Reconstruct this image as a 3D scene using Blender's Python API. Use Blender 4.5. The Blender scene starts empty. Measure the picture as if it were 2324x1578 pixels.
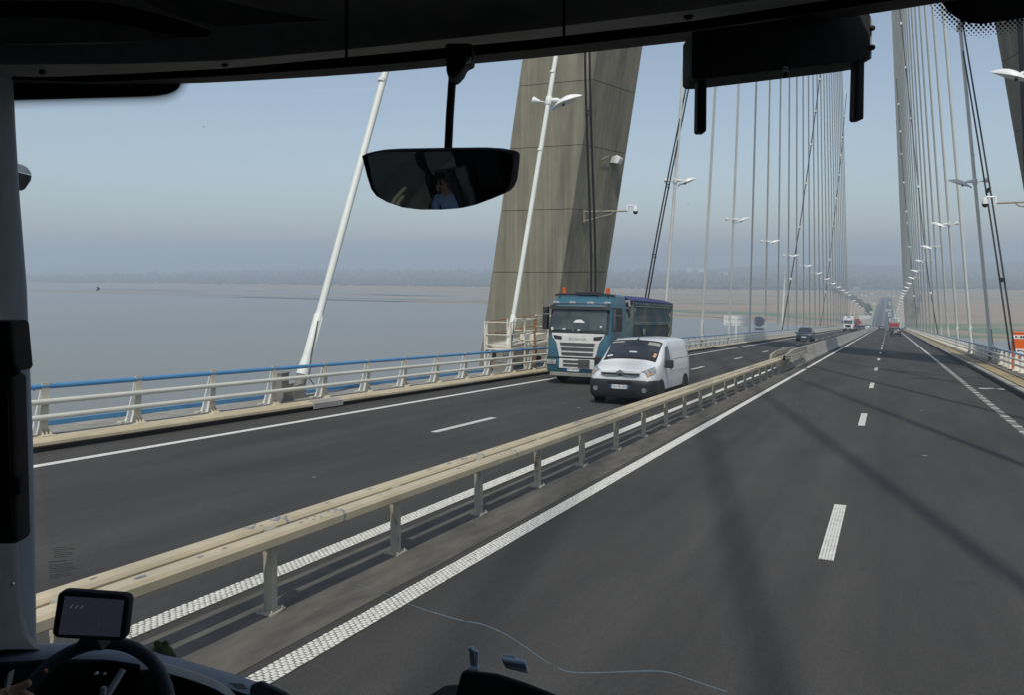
import bpy, math, random
from math import radians, sin, cos, tan, atan2, sqrt, pi
from mathutils import Vector, Matrix, noise as mnoise

SC = bpy.context.scene
COL = SC.collection

# ------------------------------------------------------------------ camera, sky, sun, exposure
CAM_H = 2.595
F_PX, CX, CY, PW, PH = 1950.0, 1162.0, 640.0, 2324.0, 1578.0
YAW, PITCH, G0 = radians(23.697), radians(1.0576), 0.05945
cam_data = bpy.data.cameras.new('camera')
cam_data.sensor_width = 36.0
cam_data.lens = 36.0 * F_PX / PW
cam_data.shift_y = (CY - PH / 2) / PW
cam_data.clip_start, cam_data.clip_end = 0.05, 30000
cam = bpy.data.objects.new('camera', cam_data)
COL.objects.link(cam)
cam.location = (0, 0, CAM_H)
cam.rotation_euler = (pi / 2 - PITCH, 0, YAW)
SC.camera = cam

TO_SUN = Vector((0.22, -0.68, 1.0)).normalized()
SUN_EL = math.asin(TO_SUN.z)
SUN_AZ = atan2(TO_SUN.x, TO_SUN.y)
world = bpy.data.worlds.new('World')
SC.world = world
world.use_nodes = True
wn = world.node_tree.nodes
wl = world.node_tree.links
bg = wn['Background']
sky = wn.new('ShaderNodeTexSky')
sky.sky_type = 'NISHITA'
sky.sun_disc = False
sky.sun_elevation = SUN_EL
sky.sun_rotation = SUN_AZ
sky.altitude = 50
sky.air_density = 1.0
sky.dust_density = 1.2
sky.ozone_density = 1.2
hsv = wn.new('ShaderNodeHueSaturation')      # milky, sunlit overcast haze: the clear-sky blue is muted
hsv.inputs['Saturation'].default_value = 0.78
wl.new(sky.outputs['Color'], hsv.inputs['Color'])
wl.new(hsv.outputs['Color'], bg.inputs['Color'])
bg.inputs['Strength'].default_value = 0.106

sun_data = bpy.data.lights.new('sun', 'SUN')
sun_data.energy = 2.35
sun_data.angle = radians(0.9)
sun_data.color = (1.0, 0.94, 0.83)
sun = bpy.data.objects.new('sun', sun_data)
COL.objects.link(sun)
sun.rotation_euler = TO_SUN.to_track_quat('Z', 'Y').to_euler()

SC.view_settings.view_transform = 'Standard'
SC.view_settings.look = 'None'
SC.view_settings.exposure = 0.26
SC.view_settings.gamma = 1.0
SC.view_settings.use_curve_mapping = False
SC.render.engine = 'CYCLES'
cy = SC.cycles
cy.use_denoising = True
cy.max_bounces = 8
cy.diffuse_bounces = 4
cy.glossy_bounces = 4
cy.transmission_bounces = 6
cy.transparent_max_bounces = 24
cy.volume_bounces = 1
cy.caustics_reflective = False
cy.caustics_refractive = False
HAZE_DENSITY = 4.9e-4

# ------------------------------------------------------------------ helpers
R = random.Random(7)

FW = Vector((-sin(YAW) * cos(PITCH), cos(YAW) * cos(PITCH), -sin(PITCH)))
RT = Vector((cos(YAW), sin(YAW), 0))
UP = RT.cross(FW)
EYE = Vector((0, 0, CAM_H))

def ray(px, py):
    """view direction of a measured point of the photograph"""
    return FW + RT * ((px - CX) / F_PX) - UP * ((py - CY) / F_PX)

def at_s(px, py, s):
    d = ray(px, py)
    return EYE + d * (s / d.y)

def at_x(px, py, x):
    d = ray(px, py)
    return EYE + d * (x / d.x)

def at_d(px, py, depth):
    return EYE + ray(px, py) * depth

def at_z(px, py, z):
    d = ray(px, py)
    return EYE + d * ((z - CAM_H) / d.z)

# vertical profile of the carriageway
def grade(s):
    if s < 300: return -G0
    if s < 440: return -G0 - (0.075 - G0) * (s - 300) / 140
    if s < 700: return -0.075
    if s < 820: return -0.075 + 0.0735 * (s - 700) / 120
    return -0.0015
_ZT = {}
_z = 0.0
for _s in range(0, 2602):
    _ZT[_s] = _z
    _z += grade(_s + 0.5)
def zr(s):
    if s <= 0: return -G0 * s
    i = int(s)
    if i >= 2600: return _ZT[2600]
    return _ZT[i] + (_ZT[i + 1] - _ZT[i]) * (s - i)
def P(x, s, h=0.0):
    return Vector((x, s, zr(s) + h))

def srange(s0, s1):
    out, s = [], s0
    while s < s1 - 0.01:
        out.append(s)
        s += 4 if s < 60 else (8 if s < 300 else (12 if s < 460 else (20 if s < 900 else 60)))
    out.append(s1)
    return out

SMALL = {'splice_bolts', 'rail_bolts', 'stiffeners', 'marker_plates', 'dashboard_clutter', 'panel_seam', 'intake_slats', 'stilts', 'plate_marks', 'lattice', 'door_lettering', 'shoulder_mark'}   # pieces too small to pick apart
class MB:
    """collects faces for one mesh"""
    def __init__(self):
        self.v, self.f, self.m = [], [], []
    def add(self, verts, faces, mi=0):
        n = len(self.v)
        self.v += [tuple(p) for p in verts]
        self.f += [tuple(i + n for i in f) for f in faces]
        self.m += [mi] * len(faces)
        return self
    def box(self, c, s, rot=None, mi=0, taper=1.0):
        hx, hy, hz = s[0] / 2, s[1] / 2, s[2] / 2
        vs = [Vector((x * hx * (taper if z > 0 else 1), y * hy * (taper if z > 0 else 1), z * hz)) for z in (-1, 1) for y in (-1, 1) for x in (-1, 1)]
        if rot is not None: vs = [rot @ v for v in vs]
        c = Vector(c)
        return self.add([v + c for v in vs], [(0, 2, 3, 1), (4, 5, 7, 6), (0, 1, 5, 4), (2, 6, 7, 3), (0, 4, 6, 2), (1, 3, 7, 5)], mi)
    def quad(self, a, b, c, d, mi=0):
        return self.add([a, b, c, d], [(0, 1, 2, 3)], mi)
    def ring(self, pts_list, closed=True, caps=True, mi=0):
        """skin a list of equally long point rings"""
        n = len(pts_list[0])
        vs = [p for r in pts_list for p in r]
        fs = []
        for k in range(len(pts_list) - 1):
            for i in range(n if closed else n - 1):
                j = (i + 1) % n
                fs.append((k * n + i, k * n + j, (k + 1) * n + j, (k + 1) * n + i))
        if caps and closed:
            fs.append(tuple(range(n))[::-1])
            fs.append(tuple((len(pts_list) - 1) * n + i for i in range(n)))
        return self.add(vs, fs, mi)
    def tube(self, pts, r, n=8, mi=0, caps=True):
        pts = [Vector(p) for p in pts]
        rs = r if isinstance(r, (list, tuple)) else [r] * len(pts)
        rings = []
        a = None
        for k, p in enumerate(pts):
            t = (pts[min(k + 1, len(pts) - 1)] - pts[max(k - 1, 0)]).normalized()
            if a is None:
                a = t.orthogonal().normalized()
            else:
                a = (a - t * a.dot(t)).normalized()
            b = t.cross(a)
            rings.append([p + (a * cos(2 * pi * i / n) + b * sin(2 * pi * i / n)) * rs[k] for i in range(n)])
        return self.ring(rings, True, caps, mi)
    def lathe(self, prof, o, axis='Z', n=12, mi=0):
        """prof: (radius, height) list turned round an axis through o"""
        o = Vector(o)
        rings = []
        for r, h in prof:
            ring = []
            for i in range(n):
                c, s = cos(2 * pi * i / n) * r, sin(2 * pi * i / n) * r
                q = {'Z': (c, s, h), 'Y': (s, h, c), 'X': (h, c, s)}[axis]
                ring.append(o + Vector(q))
            rings.append(ring)
        return self.ring(rings, True, True, mi)
    def prism(self, poly, axis, a, b, mi=0):
        """poly 2-D outline, extruded along axis from a to b"""
        def q(u, v, w):
            return {'X': (w, u, v), 'Y': (u, w, v), 'Z': (u, v, w)}[axis]
        n = len(poly)
        vs = [q(u, v, a) for u, v in poly] + [q(u, v, b) for u, v in poly]
        fs = [tuple(range(n))[::-1], tuple(range(n, 2 * n))] + [(i, (i + 1) % n, n + (i + 1) % n, n + i) for i in range(n)]
        return self.add(vs, fs, mi)
    def ico(self, c, r, sub=1, mi=0, jit=0.0, sq=(1, 1, 1)):
        t = (1 + sqrt(5)) / 2
        vs = [Vector(v).normalized() for v in ((-1, t, 0), (1, t, 0), (-1, -t, 0), (1, -t, 0), (0, -1, t), (0, 1, t), (0, -1, -t), (0, 1, -t), (t, 0, -1), (t, 0, 1), (-t, 0, -1), (-t, 0, 1))]
        fs = [(0, 11, 5), (0, 5, 1), (0, 1, 7), (0, 7, 10), (0, 10, 11), (1, 5, 9), (5, 11, 4), (11, 10, 2), (10, 7, 6), (7, 1, 8), (3, 9, 4), (3, 4, 2), (3, 2, 6), (3, 6, 8), (3, 8, 9), (4, 9, 5), (2, 4, 11), (6, 2, 10), (8, 6, 7), (9, 8, 1)]
        for _ in range(sub - 1):
            cache, nf = {}, []
            def mid(i, j):
                k = (min(i, j), max(i, j))
                if k not in cache:
                    vs.append((vs[i] + vs[j]).normalized())
                    cache[k] = len(vs) - 1
                return cache[k]
            for a, b, d in fs:
                ab, bd, da = mid(a, b), mid(b, d), mid(d, a)
                nf += [(a, ab, da), (b, bd, ab), (d, da, bd), (ab, bd, da)]
            fs = nf
        c = Vector(c)
        return self.add([c + Vector((v.x * sq[0], v.y * sq[1], v.z * sq[2])) * (r * (1 + jit * R.uniform(-1, 1))) for v in vs], fs, mi)
    def mesh(self, name, mats, smooth=False):
        me = bpy.data.meshes.new(name)
        me.from_pydata(self.v, [], self.f)
        for m in (mats if isinstance(mats, (list, tuple)) else [mats]):
            me.materials.append(m)
        if any(self.m):
            me.polygons.foreach_set('material_index', self.m)
        if smooth:
            me.polygons.foreach_set('use_smooth', [True] * len(me.polygons))
        me.validate(verbose=False)
        me.update()
        return me
    def build(self, name, mats, parent=None, smooth=False, kind=None, bevel=0.0, auto=None):
        if smooth and not auto: auto = 62
        if name in SMALL: kind = 'stuff'
        me = self.mesh(name, mats, smooth)
        if not bevel and not auto:
            fix_normals(me)
        o = link(name, me, parent)
        if kind: o['kind'] = kind
        if bevel:
            fix_normals(me)
            md = o.modifiers.new('bevel', 'BEVEL')
            md.width = bevel; md.segments = 2; md.limit_method = 'ANGLE'; md.angle_limit = radians(35)
            me.polygons.foreach_set('use_smooth', [True] * len(me.polygons))
            wnm = o.modifiers.new('wn', 'WEIGHTED_NORMAL'); wnm.keep_sharp = True
        elif auto:
            fix_normals(me)
            me.polygons.foreach_set('use_smooth', [True] * len(me.polygons))
            me.set_sharp_from_angle(angle=radians(auto))
        return o

import bmesh
def fix_normals(me):
    bm = bmesh.new()
    bm.from_mesh(me)
    bmesh.ops.recalc_face_normals(bm, faces=bm.faces)
    bm.to_mesh(me)
    bm.free()

def link(name, data, parent=None):
    o = bpy.data.objects.new(name, data)
    COL.objects.link(o)
    if parent is not None: o.parent = parent
    return o

def tag(o, label, cat, group=None):
    o['label'] = label; o['category'] = cat
    if group: o['group'] = group
    return o

def thing(name, label, cat, loc=(0, 0, 0), rot=(0, 0, 0), group=None):
    o = link(name, None)
    o.location = loc; o.rotation_euler = rot
    o.empty_display_size = 0.2
    return tag(o, label, cat, group)

def dup(root, loc, rot=None, label=None, group=None):
    r = root.copy(); COL.objects.link(r); r.location = loc
    if rot is not None: r.rotation_euler = rot
    if label: r['label'] = label
    if group: r['group'] = group
    for ch in list(root.children):
        c = ch.copy(); COL.objects.link(c); c.parent = r
        for g in list(ch.children):
            d = g.copy(); COL.objects.link(d); d.parent = c
    return r

ORD = 'zeroth first second third fourth fifth sixth seventh eighth ninth tenth eleventh twelfth thirteenth fourteenth fifteenth sixteenth seventeenth eighteenth nineteenth twentieth twenty-first twenty-second twenty-third twenty-fourth twenty-fifth'.split()

# ------------------------------------------------------------------ materials
def lin(r, g, b):
    f = lambda c: (c / 255 / 12.92) if c / 255 <= 0.04045 else ((c / 255 + 0.055) / 1.055) ** 2.4
    return (f(r), f(g), f(b), 1)

def mat(name, col, rough=0.6, metal=0.0, var=0.0, scale=8.0, bump=0.0, spec=0.5, col2=None, stretch=(1, 1, 1), detail=4.0, contrast=(0.35, 0.65), rust=None, rust_amt=0.0, coat=0.0, world_space=False):
    """principled material whose colour wanders between col and col2 (or a darker col) with noise; rust: second stain colour"""
    m = bpy.data.materials.new(name)
    m.use_nodes = True
    nt = m.node_tree; n = nt.nodes; l = nt.links
    b = n['Principled BSDF']
    b.inputs['Roughness'].default_value = rough
    b.inputs['Metallic'].default_value = metal
    b.inputs['Specular IOR Level'].default_value = spec
    if coat: b.inputs['Coat Weight'].default_value = coat; b.inputs['Coat Roughness'].default_value = 0.08
    col = tuple(col[:3]) + (1,)
    b.inputs['Base Color'].default_value = col
    if var or col2 or bump or rust:
        if world_space:
            g = n.new('ShaderNodeNewGeometry'); src = g.outputs['Position']
        else:
            g = n.new('ShaderNodeTexCoord'); src = g.outputs['Object']
        mp = n.new('ShaderNodeMapping'); mp.inputs['Scale'].default_value = stretch
        l.new(src, mp.inputs['Vector'])
        tx = n.new('ShaderNodeTexNoise'); tx.inputs['Scale'].default_value = scale; tx.inputs['Detail'].default_value = detail
        tx.inputs['Roughness'].default_value = 0.62
        l.new(mp.outputs['Vector'], tx.inputs['Vector'])
        last = None
        if var or col2:
            c2 = tuple(col2[:3]) + (1,) if col2 else tuple(c * (1 - var) for c in col[:3]) + (1,)
            rp = n.new('ShaderNodeMapRange'); rp.inputs['From Min'].default_value, rp.inputs['From Max'].default_value = contrast
            l.new(tx.outputs['Fac'], rp.inputs['Value'])
            mx = n.new('ShaderNodeMix'); mx.data_type = 'RGBA'
            mx.inputs[6].default_value = col; mx.inputs[7].default_value = c2
            l.new(rp.outputs['Result'], mx.inputs[0])
            last = mx.outputs[2]
            rr = n.new('ShaderNodeMapRange'); rr.inputs['To Min'].default_value = max(rough - 0.08, 0.02); rr.inputs['To Max'].default_value = min(rough + 0.12, 1)
            l.new(tx.outputs['Fac'], rr.inputs['Value']); l.new(rr.outputs['Result'], b.inputs['Roughness'])
        if rust:
            t2 = n.new('ShaderNodeTexNoise'); t2.inputs['Scale'].default_value = scale * 1.7; t2.inputs['Detail'].default_value = 6; t2.inputs['Roughness'].default_value = 0.7
            l.new(mp.outputs['Vector'], t2.inputs['Vector'])
            r2 = n.new('ShaderNodeMapRange'); r2.inputs['From Min'].default_value = 0.68 - rust_amt; r2.inputs['From Max'].default_value = 0.76 - rust_amt
            l.new(t2.outputs['Fac'], r2.inputs['Value'])
            m2 = n.new('ShaderNodeMix'); m2.data_type = 'RGBA'
            if last: l.new(last, m2.inputs[6])
            else: m2.inputs[6].default_value = col
            m2.inputs[7].default_value = tuple(rust[:3]) + (1,)
            l.new(r2.outputs['Result'], m2.inputs[0])
            last = m2.outputs[2]
        if last: l.new(last, b.inputs['Base Color'])
        if bump:
            bp = n.new('ShaderNodeBump'); bp.inputs['Strength'].default_value = bump; bp.inputs['Distance'].default_value = 0.02
            l.new(tx.outputs['Fac'], bp.inputs['Height']); l.new(bp.outputs['Normal'], b.inputs['Normal'])
    return m

def glass_mat(name, tint=(0.9, 0.93, 0.93), refl=0.06, rough=0.02, opacity=0.0, dark=(0.01, 0.012, 0.014)):
    """thin pane: see-through with a weak mirror film; opacity > 0 mixes in the dark tint of the glass"""
    m = bpy.data.materials.new(name)
    m.use_nodes = True
    nt = m.node_tree; n = nt.nodes; l = nt.links
    n.remove(n['Principled BSDF'])
    out = n['Material Output']
    tr = n.new('ShaderNodeBsdfTransparent'); tr.inputs['Color'].default_value = tuple(tint) + (1,)
    gl = n.new('ShaderNodeBsdfGlossy'); gl.inputs['Roughness'].default_value = rough
    fr = n.new('ShaderNodeLayerWeight'); fr.inputs['Blend'].default_value = 0.5
    pw = n.new('ShaderNodeMath'); pw.operation = 'POWER'; pw.inputs[1].default_value = 5.0
    l.new(fr.outputs['Facing'], pw.inputs[0])
    mr = n.new('ShaderNodeMath'); mr.operation = 'MULTIPLY_ADD'; mr.inputs[1].default_value = 0.6; mr.inputs[2].default_value = refl
    l.new(pw.outputs['Value'], mr.inputs[0])
    base = tr.outputs['BSDF']
    if opacity:
        df = n.new('ShaderNodeBsdfDiffuse'); df.inputs['Color'].default_value = tuple(dark) + (1,)
        ms = n.new('ShaderNodeMixShader'); ms.inputs[0].default_value = opacity
        l.new(base, ms.inputs[1]); l.new(df.outputs['BSDF'], ms.inputs[2]); base = ms.outputs['Shader']
    mx = n.new('ShaderNodeMixShader')
    l.new(mr.outputs['Value'], mx.inputs[0]); l.new(base, mx.inputs[1]); l.new(gl.outputs['BSDF'], mx.inputs[2])
    l.new(mx.outputs['Shader'], out.inputs['Surface'])
    return m

M = {}
M['asphalt'] = mat('asphalt', (0.060, 0.056, 0.052), 0.88, var=0.28, scale=0.55, bump=0.0, stretch=(1.6, 0.22, 1), col2=(0.038, 0.036, 0.035), world_space=True, detail=9)
def _asphalt():
    m = M['asphalt']; nt = m.node_tree; n = nt.nodes; l = nt.links
    b = n['Principled BSDF']
    g = n.new('ShaderNodeNewGeometry')
    t = n.new('ShaderNodeTexNoise'); t.inputs['Scale'].default_value = 55; t.inputs['Detail'].default_value = 6; t.inputs['Roughness'].default_value = 0.8
    l.new(g.outputs['Position'], t.inputs['Vector'])
    v = n.new('ShaderNodeTexVoronoi'); v.inputs['Scale'].default_value = 95
    l.new(g.outputs['Position'], v.inputs['Vector'])
    old = b.inputs['Base Color'].links[0].from_socket
    rp = n.new('ShaderNodeMapRange'); rp.inputs['From Min'].default_value = 0.3; rp.inputs['From Max'].default_value = 0.7; rp.inputs['To Min'].default_value = 0.45; rp.inputs['To Max'].default_value = 1.6
    l.new(t.outputs['Fac'], rp.inputs['Value'])
    mu = n.new('ShaderNodeMix'); mu.data_type = 'RGBA'; mu.blend_type = 'MULTIPLY'; mu.inputs[0].default_value = 1
    l.new(old, mu.inputs[6]); l.new(rp.outputs['Result'], mu.inputs[7])
    # wheel tracks and long streaks of wear along the lanes
    sp = n.new('ShaderNodeMapping'); sp.inputs['Scale'].default_value = (1.15, 0.012, 0.0)
    l.new(g.outputs['Position'], sp.inputs['Vector'])
    t3 = n.new('ShaderNodeTexNoise'); t3.inputs['Scale'].default_value = 1.0; t3.inputs['Detail'].default_value = 7; t3.inputs['Roughness'].default_value = 0.7
    l.new(sp.outputs['Vector'], t3.inputs['Vector'])
    r3 = n.new('ShaderNodeMapRange'); r3.inputs['From Min'].default_value = 0.3; r3.inputs['From Max'].default_value = 0.7; r3.inputs['To Min'].default_value = 0.78; r3.inputs['To Max'].default_value = 1.20
    l.new(t3.outputs['Fac'], r3.inputs['Value'])
    m3 = n.new('ShaderNodeMix'); m3.data_type = 'RGBA'; m3.blend_type = 'MULTIPLY'; m3.inputs[0].default_value = 1
    l.new(mu.outputs[2], m3.inputs[6]); l.new(r3.outputs['Result'], m3.inputs[7])
    # oil drips and patches
    t4 = n.new('ShaderNodeTexNoise'); t4.inputs['Scale'].default_value = 1.9; t4.inputs['Detail'].default_value = 9; t4.inputs['Roughness'].default_value = 0.75
    l.new(g.outputs['Position'], t4.inputs['Vector'])
    r4 = n.new('ShaderNodeMapRange'); r4.inputs['From Min'].default_value = 0.62; r4.inputs['From Max'].default_value = 0.78; r4.inputs['To Min'].default_value = 1.0; r4.inputs['To Max'].default_value = 0.6
    l.new(t4.outputs['Fac'], r4.inputs['Value'])
    m4 = n.new('ShaderNodeMix'); m4.data_type = 'RGBA'; m4.blend_type = 'MULTIPLY'; m4.inputs[0].default_value = 1
    l.new(m3.outputs[2], m4.inputs[6]); l.new(r4.outputs['Result'], m4.inputs[7])
    l.new(m4.outputs[2], b.inputs['Base Color'])
    bp = n.new('ShaderNodeBump'); bp.inputs['Strength'].default_value = 0.5; bp.inputs['Distance'].default_value = 0.006
    l.new(v.outputs['Distance'], bp.inputs['Height']); l.new(bp.outputs['Normal'], b.inputs['Normal'])
_asphalt()
M['old_asphalt'] = mat('old_asphalt', (0.135, 0.124, 0.104), 0.92, col2=(0.072, 0.068, 0.062), scale=2.6, stretch=(1.8, 0.5, 1), bump=0.5, world_space=True, detail=12, contrast=(0.36, 0.66), rust=(0.20, 0.18, 0.14), rust_amt=0.04)
M['paint_base'] = mat('worn_paint_base', (0.26, 0.25, 0.225), 0.8, col2=(0.12, 0.115, 0.105), scale=9, world_space=True, detail=8)
M['paint'] = mat('road_paint', (0.74, 0.73, 0.68), 0.7, col2=(0.50, 0.49, 0.45), scale=9, contrast=(0.45, 0.8), bump=0.3, world_space=True, detail=8)
M['paint_worn'] = mat('road_paint_worn', (0.62, 0.60, 0.54), 0.75, col2=(0.24, 0.23, 0.21), scale=7, contrast=(0.4, 0.7), world_space=True, detail=8)
M['concrete'] = mat('concrete', (0.262, 0.240, 0.178), 0.86, col2=(0.158, 0.147, 0.112), scale=1.15, stretch=(1.5, 1.5, 0.09), detail=9, bump=0.25, contrast=(0.33, 0.72), world_space=True)
def _boardmarks():
    m = M['concrete']; nt = m.node_tree; n = nt.nodes; l = nt.links; b = n['Principled BSDF']
    g = n.new('ShaderNodeNewGeometry')
    mp = n.new('ShaderNodeMapping'); mp.inputs['Scale'].default_value = (5.5, 5.5, 0.06); mp.inputs['Rotation'].default_value = (0, 0.16, 0)
    l.new(g.outputs['Position'], mp.inputs['Vector'])
    t = n.new('ShaderNodeTexNoise'); t.inputs['Scale'].default_value = 1.4; t.inputs['Detail'].default_value = 5; t.inputs['Roughness'].default_value = 0.75
    l.new(mp.outputs['Vector'], t.inputs['Vector'])
    t2 = n.new('ShaderNodeTexNoise'); t2.inputs['Scale'].default_value = 0.9; t2.inputs['Detail'].default_value = 8; t2.inputs['Roughness'].default_value = 0.7
    l.new(g.outputs['Position'], t2.inputs['Vector'])
    ad = n.new('ShaderNodeMath'); ad.operation = 'MULTIPLY_ADD'; ad.inputs[1].default_value = 0.5; l.new(t2.outputs['Fac'], ad.inputs[0]); l.new(t.outputs['Fac'], ad.inputs[2])
    rp = n.new('ShaderNodeMapRange'); rp.inputs['From Min'].default_value = 0.5; rp.inputs['From Max'].default_value = 1.0; rp.inputs['To Min'].default_value = 0.80; rp.inputs['To Max'].default_value = 1.20
    l.new(ad.outputs['Value'], rp.inputs['Value'])
    old = b.inputs['Base Color'].links[0].from_socket
    mu = n.new('ShaderNodeMix'); mu.data_type = 'RGBA'; mu.blend_type = 'MULTIPLY'; mu.inputs[0].default_value = 1
    l.new(old, mu.inputs[6]); l.new(rp.outputs['Result'], mu.inputs[7]); l.new(mu.outputs[2], b.inputs['Base Color'])
_boardmarks()
M['joint'] = mat('concrete_joint', (0.10, 0.09, 0.075), 0.95, var=0.3, scale=3)
M['barrier_concrete'] = mat('barrier_concrete', (0.42, 0.40, 0.36), 0.85, col2=(0.25, 0.235, 0.21), scale=1.3, detail=8, bump=0.2, contrast=(0.35, 0.75), world_space=True)
M['deck_concrete'] = mat('deck_concrete', (0.30, 0.285, 0.25), 0.9, col2=(0.15, 0.14, 0.12), scale=1.3, detail=9, contrast=(0.35, 0.7), bump=0.3, world_space=True)
M['tile'] = mat('walkway_tile', (0.28, 0.265, 0.24), 0.9, col2=(0.42, 0.41, 0.39), scale=2.2, detail=9, contrast=(0.5, 0.75), bump=0.3, world_space=True)
M['gravel_tan'] = mat('tan_walkway', (0.44, 0.35, 0.19), 0.9, col2=(0.33, 0.26, 0.15), scale=2.0, detail=8, world_space=True)
CREAM = (0.60, 0.51, 0.345)
M['cream'] = mat('cream_steel', CREAM, 0.48, var=0.22, scale=2.2, rust=(0.30, 0.27, 0.22), rust_amt=0.03, stretch=(1, 0.6, 1), detail=7, world_space=True)
M['cream_post'] = mat('cream_post_steel', (0.66, 0.60, 0.47), 0.5, var=0.16, scale=3.0, detail=6, world_space=True)
M['cream_rusty'] = mat('cream_rusty_steel', (0.46, 0.42, 0.32), 0.6, col2=(0.30, 0.30, 0.28), scale=6, rust=(0.16, 0.085, 0.035), rust_amt=0.1, stretch=(1, 1, 0.35), detail=7, world_space=True)
M['rail_white'] = mat('offwhite_rail', (0.72, 0.70, 0.62), 0.4, var=0.12, scale=2.5, stretch=(1, 0.4, 1), detail=6, world_space=True)
M['rail_fin_sunlit'] = mat('sunlit_fin_steel', (0.80, 0.79, 0.75), 0.45, var=0.10, scale=3, detail=6, world_space=True)  # fin whiter than its flange: sunlight put into the colour
M['rail_blue'] = mat('blue_rail', (0.10, 0.31, 0.56), 0.38, var=0.18, scale=2.5, detail=5, world_space=True)
M['cable_white'] = mat('cable_sheath', (0.78, 0.80, 0.75), 0.42, var=0.1, scale=0.8, world_space=True)
M['cable_grey'] = mat('cable_sheath_grey', (0.40, 0.40, 0.37), 0.5, var=0.1, scale=0.8, world_space=True)
M['clamp'] = mat('white_clamp', (0.80, 0.80, 0.76), 0.4, var=0.08, scale=6)
M['lamp_white'] = mat('lamp_white', (0.84, 0.84, 0.83), 0.3, var=0.05, scale=6)
M['rope'] = mat('black_rope', (0.022, 0.022, 0.026), 0.55, var=0.2, scale=5)
M['steel'] = mat('galvanised_steel', (0.40, 0.41, 0.41), 0.45, metal=0.5, var=0.2, scale=6)
M['grey_box'] = mat('grey_cabinet_paint', (0.235, 0.225, 0.20), 0.6, var=0.15, scale=4)
M['black'] = mat('black_plastic', (0.012, 0.012, 0.013), 0.5, var=0.15, scale=10)
M['rubber'] = mat('tyre_rubber', (0.014, 0.014, 0.014), 0.85, var=0.25, scale=12)
M['white_rusty'] = mat('white_rusty_paint', (0.72, 0.68, 0.58), 0.6, var=0.12, scale=7, rust=(0.26, 0.095, 0.03), rust_amt=0.09, detail=7)
M['rust'] = mat('rusty_steel', (0.27, 0.10, 0.035), 0.85, col2=(0.42, 0.24, 0.12), scale=10)
M['orange'] = mat('orange_enamel', (0.80, 0.135, 0.012), 0.35, var=0.06, scale=5)
M['white'] = mat('white_enamel', (0.80, 0.80, 0.78), 0.4, var=0.05, scale=5)
M['dark_text'] = mat('dark_print', (0.015, 0.015, 0.02), 0.6, var=0.1, scale=5)
M['sign_back'] = mat('sign_back_grey', (0.30, 0.32, 0.33), 0.5, var=0.1, scale=4)
# ------------------------------------------------------------------ land, water, air
Z_WATER, Z_LAND = -54.0, -52.6
def struct(o):
    o['kind'] = 'structure'
    return o

def make_water():
    m = bpy.data.materials.new('estuary_water'); m.use_nodes = True
    nt = m.node_tree; n = nt.nodes; l = nt.links; b = n['Principled BSDF']
    b.inputs['Specular IOR Level'].default_value = 0.32
    b.inputs['Roughness'].default_value = 0.28
    b.inputs['IOR'].default_value = 1.33
    g = n.new('ShaderNodeNewGeometry')
    mp = n.new('ShaderNodeMapping'); mp.inputs['Scale'].default_value = (0.5, 1.1, 1)
    l.new(g.outputs['Position'], mp.inputs['Vector'])
    t = n.new('ShaderNodeTexNoise'); t.inputs['Scale'].default_value = 0.35; t.inputs['Detail'].default_value = 9; t.inputs['Roughness'].default_value = 0.65
    l.new(mp.outputs['Vector'], t.inputs['Vector'])
    bp = n.new('ShaderNodeBump'); bp.inputs['Strength'].default_value = 0.55; bp.inputs['Distance'].default_value = 0.6
    l.new(t.outputs['Fac'], bp.inputs['Height']); l.new(bp.outputs['Normal'], b.inputs['Normal'])
    t2 = n.new('ShaderNodeTexNoise'); t2.inputs['Scale'].default_value = 0.004; t2.inputs['Detail'].default_value = 6
    mp2 = n.new('ShaderNodeMapping'); mp2.inputs['Scale'].default_value = (1, 2.5, 1); mp2.inputs['Rotation'].default_value = (0, 0, 0.4)
    l.new(g.outputs['Position'], mp2.inputs['Vector']); l.new(mp2.outputs['Vector'], t2.inputs['Vector'])
    mx = n.new('ShaderNodeMix'); mx.data_type = 'RGBA'
    mx.inputs[6].default_value = (0.235, 0.220, 0.180, 1); mx.inputs[7].default_value = (0.165, 0.170, 0.155, 1)
    l.new(t2.outputs['Fac'], mx.inputs[0]); l.new(mx.outputs[2], b.inputs['Base Color'])
    MB().quad((-7600, -1500, Z_WATER), (7600, -1500, Z_WATER), (7600, 7600, Z_WATER), (-7600, 7600, Z_WATER)).build('water', m).__setitem__('kind', 'structure')
make_water()

SHORE = [(-7500, 1900), (-3600, 1560), (-2500, 1400), (-1685, 1303), (-1157, 1264), (-724, 1188), (-558, 1155), (-390, 1040), (-221, 958), (-161, 930), (-91, 885), (-43, 834), (0, 790), (55, 762), (94, 745), (400, 640), (1200, 420), (3000, 200), (7500, 100)]
def shore_pt(k):
    i = min(int(k), len(SHORE) - 2); t = k - i
    return Vector(((SHORE[i][0] * (1 - t) + SHORE[i + 1][0] * t), (SHORE[i][1] * (1 - t) + SHORE[i + 1][1] * t), 0))

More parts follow.
